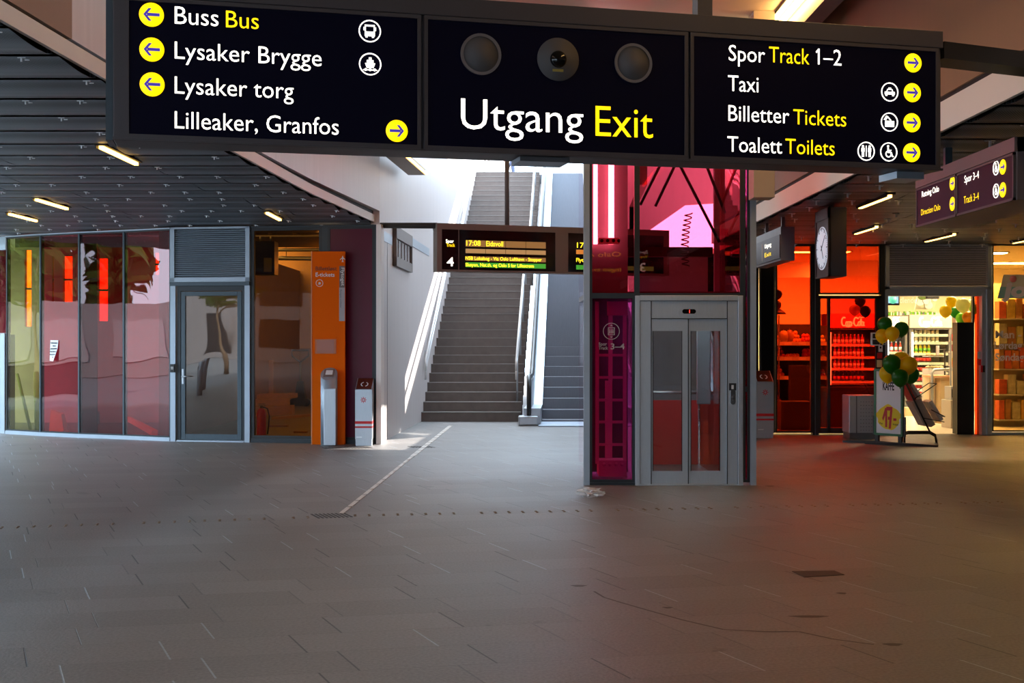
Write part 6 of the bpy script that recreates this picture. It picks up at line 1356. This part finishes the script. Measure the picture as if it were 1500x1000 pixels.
for i, (py, m_, lab) in enumerate(((500, M['bottle_red'], 'red snack bag on the top tier of the snack rack'), (515, M['label_red'], 'dark red snack bag on the middle tier of the snack rack'), (535, M['bottle_yel'], 'yellow snack bag on the lowest tier of the snack rack'))):
    mb = MB(); c_ = P(1401, py, 22.9); mb.ball((c_.x, 23.0, c_.z+.075), .09, (1, .45, .85), 12, 8); tag(mb.build('snack_bag', m_), lab, 'snack bag')
mb = MB(); c_ = P(1400, 532, 22.5); mb.ball(tuple(c_), .11, (.65, .5, 1.3), 14, 10); mb.tube([(c_.x, c_.y, c_.z+.12), (c_.x, c_.y, c_.z+.3), (c_.x+.1, 22.9, c_.z+.32)], .006, 5); tag(mb.build('hanging_bag', M['orange_bag']), 'orange bag hanging on the snack rack', 'bag')
boxthing('wooden_crate', 'low pale wooden crate on the shop floor below the fridge', 'crate', 1327, 1341, 597, 607, 25.6, .3, M['counter'], .004, True)
# goods behind the yellow window
rn = random.Random(21)
cols = [mat('goods %d' % i, c_, .5, noise=.5, nscale=14) for i, c_ in enumerate(((.75, .45, .10), (.65, .22, .05), (.80, .65, .30), (.40, .18, .06), (.55, .50, .35), (.70, .12, .05)))]
t = thing('goods_shelf', 'tall shelf of packed goods behind the yellow window', 'shelf', (9.05, 22.2, 0))
mb = MB(); mb.box(0, 2.2, .4, .44, 0, 2.7); mb.build('back_panel', M['counter'], t)
for z in (.15, .62, 1.09, 1.56, 2.03): mb = MB(); mb.box(0, 2.2, 0, .4, z-.025, z); mb.build('shelf_board', M['white_shelf'], t)
names_ = ('lowest', 'second lowest', 'middle', 'upper', 'topmost'); cn = ('amber', 'rust', 'straw', 'brown', 'grey beige', 'red')
for zi, z in enumerate((.15, .62, 1.09, 1.56, 2.03)):
    x = .02; nn_ = 0
    while x < 2.05 and nn_ < 20:
        w = rn.uniform(.09, .17); hh = rn.uniform(.24, .40); ci = rn.randrange(6); mb = MB(); mb.box(0, w, 0, .2, 0, hh, .008); o = mb.build('goods_packet', cols[ci], None, (9.05+x, 22.25, z)); nn_ += 1; tag(o, '%s coloured packet on the %s goods shelf, %s from the left' % (cn[ci], names_[zi], ORD[nn_-1]), 'packet', '%s packets on the %s goods shelf' % (cn[ci], names_[zi])); x += w+.015
# ================================================================ OUTSIDE, MIRRORED IN THE GLASS FRONT
mb = MB(); mb.box(-24.3, -24, 2, 9.5, 0, .9); mb.box(-24.3, -24, 12.5, 26, 0, .9); mb.mi = 1; mb.box(-24.35, -23.95, 2, 9.5, .9, .97); mb.box(-24.35, -23.95, 12.5, 26, .9, .97); tag(mb.build('garden_wall', [M['sign_case'], M['kerb']]), 'low dark wall with a pale coping across the square', 'wall', None, 'structure')
mb = MB(); mb.box(-40, -36, -4, 30, 0, 3.2); mb.mi = 1
for i in range(8): mb.box(-36.01, -35.9, -3+i*4, -.5+i*4, .9, 2.3)
tag(mb.build('pavilion', [M['kerb'], M['grey_print']]), 'long pale low pavilion across the square', 'building')
mb = MB(); mb.box(-36, -25, 12, 30, -.02, .3); tag(mb.build('lawn', M['lawn']), 'raised lawn before the pale pavilion', 'lawn', None, 'structure')
mb = MB()
mb.box(-75, -20, -62, -52, 0, 11)
mb.mi = 1
for i in range(9):
    for j in range(3): mb.box(-73+i*6, -69.5+i*6, -52.05, -51.9, 1.2+j*3.3, 3.2+j*3.3)
o = mb.build('building', [M['kerb'], M['frame_dark']]); tag(o, 'pale office block across the square', 'building')
def tree(x, y, label, seed, size=1., low=0.):
    rn = random.Random(seed); t = thing('tree', label, 'tree', (x, y, 0)); t.scale = (size,)*3; mb = MB(); mb.tube([(0, 0, 0), (.08, .05, 1.2), (-.05, .1, 2.4), (.1, 0, 3.6)], .13, 8, True, .07)
    for i in range(4): a = i*1.6; mb.tube([(0, .05, 2.3+i*.3), (.8*math.cos(a), .8*math.sin(a), 3.4+i*.3), (1.3*math.cos(a), 1.3*math.sin(a), 4.4+i*.3)], .05, 6, True, .02)
    mb.build('trunk', M['trunk'], t); mb = MB()
    for i in range(900 if not low else 2200):
        a, b, r = rn.uniform(0, 6.28), rn.uniform(-1, 1), rn.uniform(.5, 1)**.5*1.9; c_ = Vector((r*math.cos(a)*math.sqrt(1-b*b), r*math.sin(a)*math.sqrt(1-b*b), 4.6-low+r*b*(.95+low*.4))); u = Vector((rn.gauss(0, 1), rn.gauss(0, 1), rn.gauss(0, 1))).normalized()*(.17+.08*low); v = u.orthogonal().normalized()*(.11+.06*low)
        mb.poly([c_-u, c_+v, c_+u, c_-v])
    mb.build('crown', M['leaf'], t)
tree(-22.6, 18.3, 'slim young tree at the edge of the square', 1, .85)
for i, (x, y, s_, lab) in enumerate(((-48, -6, 2.1, 'big tree behind the pavilion, the southernmost of its row'), (-47, 6, 2.4, 'tallest tree behind the pale pavilion'), (-48, 17, 2.0, 'big tree behind the middle of the pavilion'), (-46, 28, 2.3, 'big tree behind the northern end of the pavilion'), (-27, -14, 1.3, 'bushy tree further out on the square'), (-21, -9, 1.0, 'small tree nearest the office block'))): tree(x, y, lab, i+3, s_, 1.6 if i < 4 else 0.)
for i, (x, y) in enumerate(((-13.4, 5.4), (-15.6, 1.5))):
    mb = MB(); mb.lathe([(.12, 0), (.12, 1.0), (.10, 1.03)], (0, 0, 0), 14); tag(mb.build('bollard', M['frame_pale'], None, (x, y, 0)), ('pale bollard nearest the hall on the square', 'pale bollard further out on the square')[i], 'bollard')
# enclosing walls behind and beside the camera
mb = MB(); mb.box(-1.2, 13, -12.2, -12, 0, ZA+.3); mb.box(-6, -1.2, -12.2, -12, ZL, ZA+.3); struct('wall_rear', mb, M['dark_in'], 'plain dark wall behind the camera', 'wall')
mb = MB(); mb.box(13, 13.2, -12, 20.6, 0, ZA); struct('wall_far_right', mb, M['dark_in'], 'plain dark wall far to the right', 'wall')
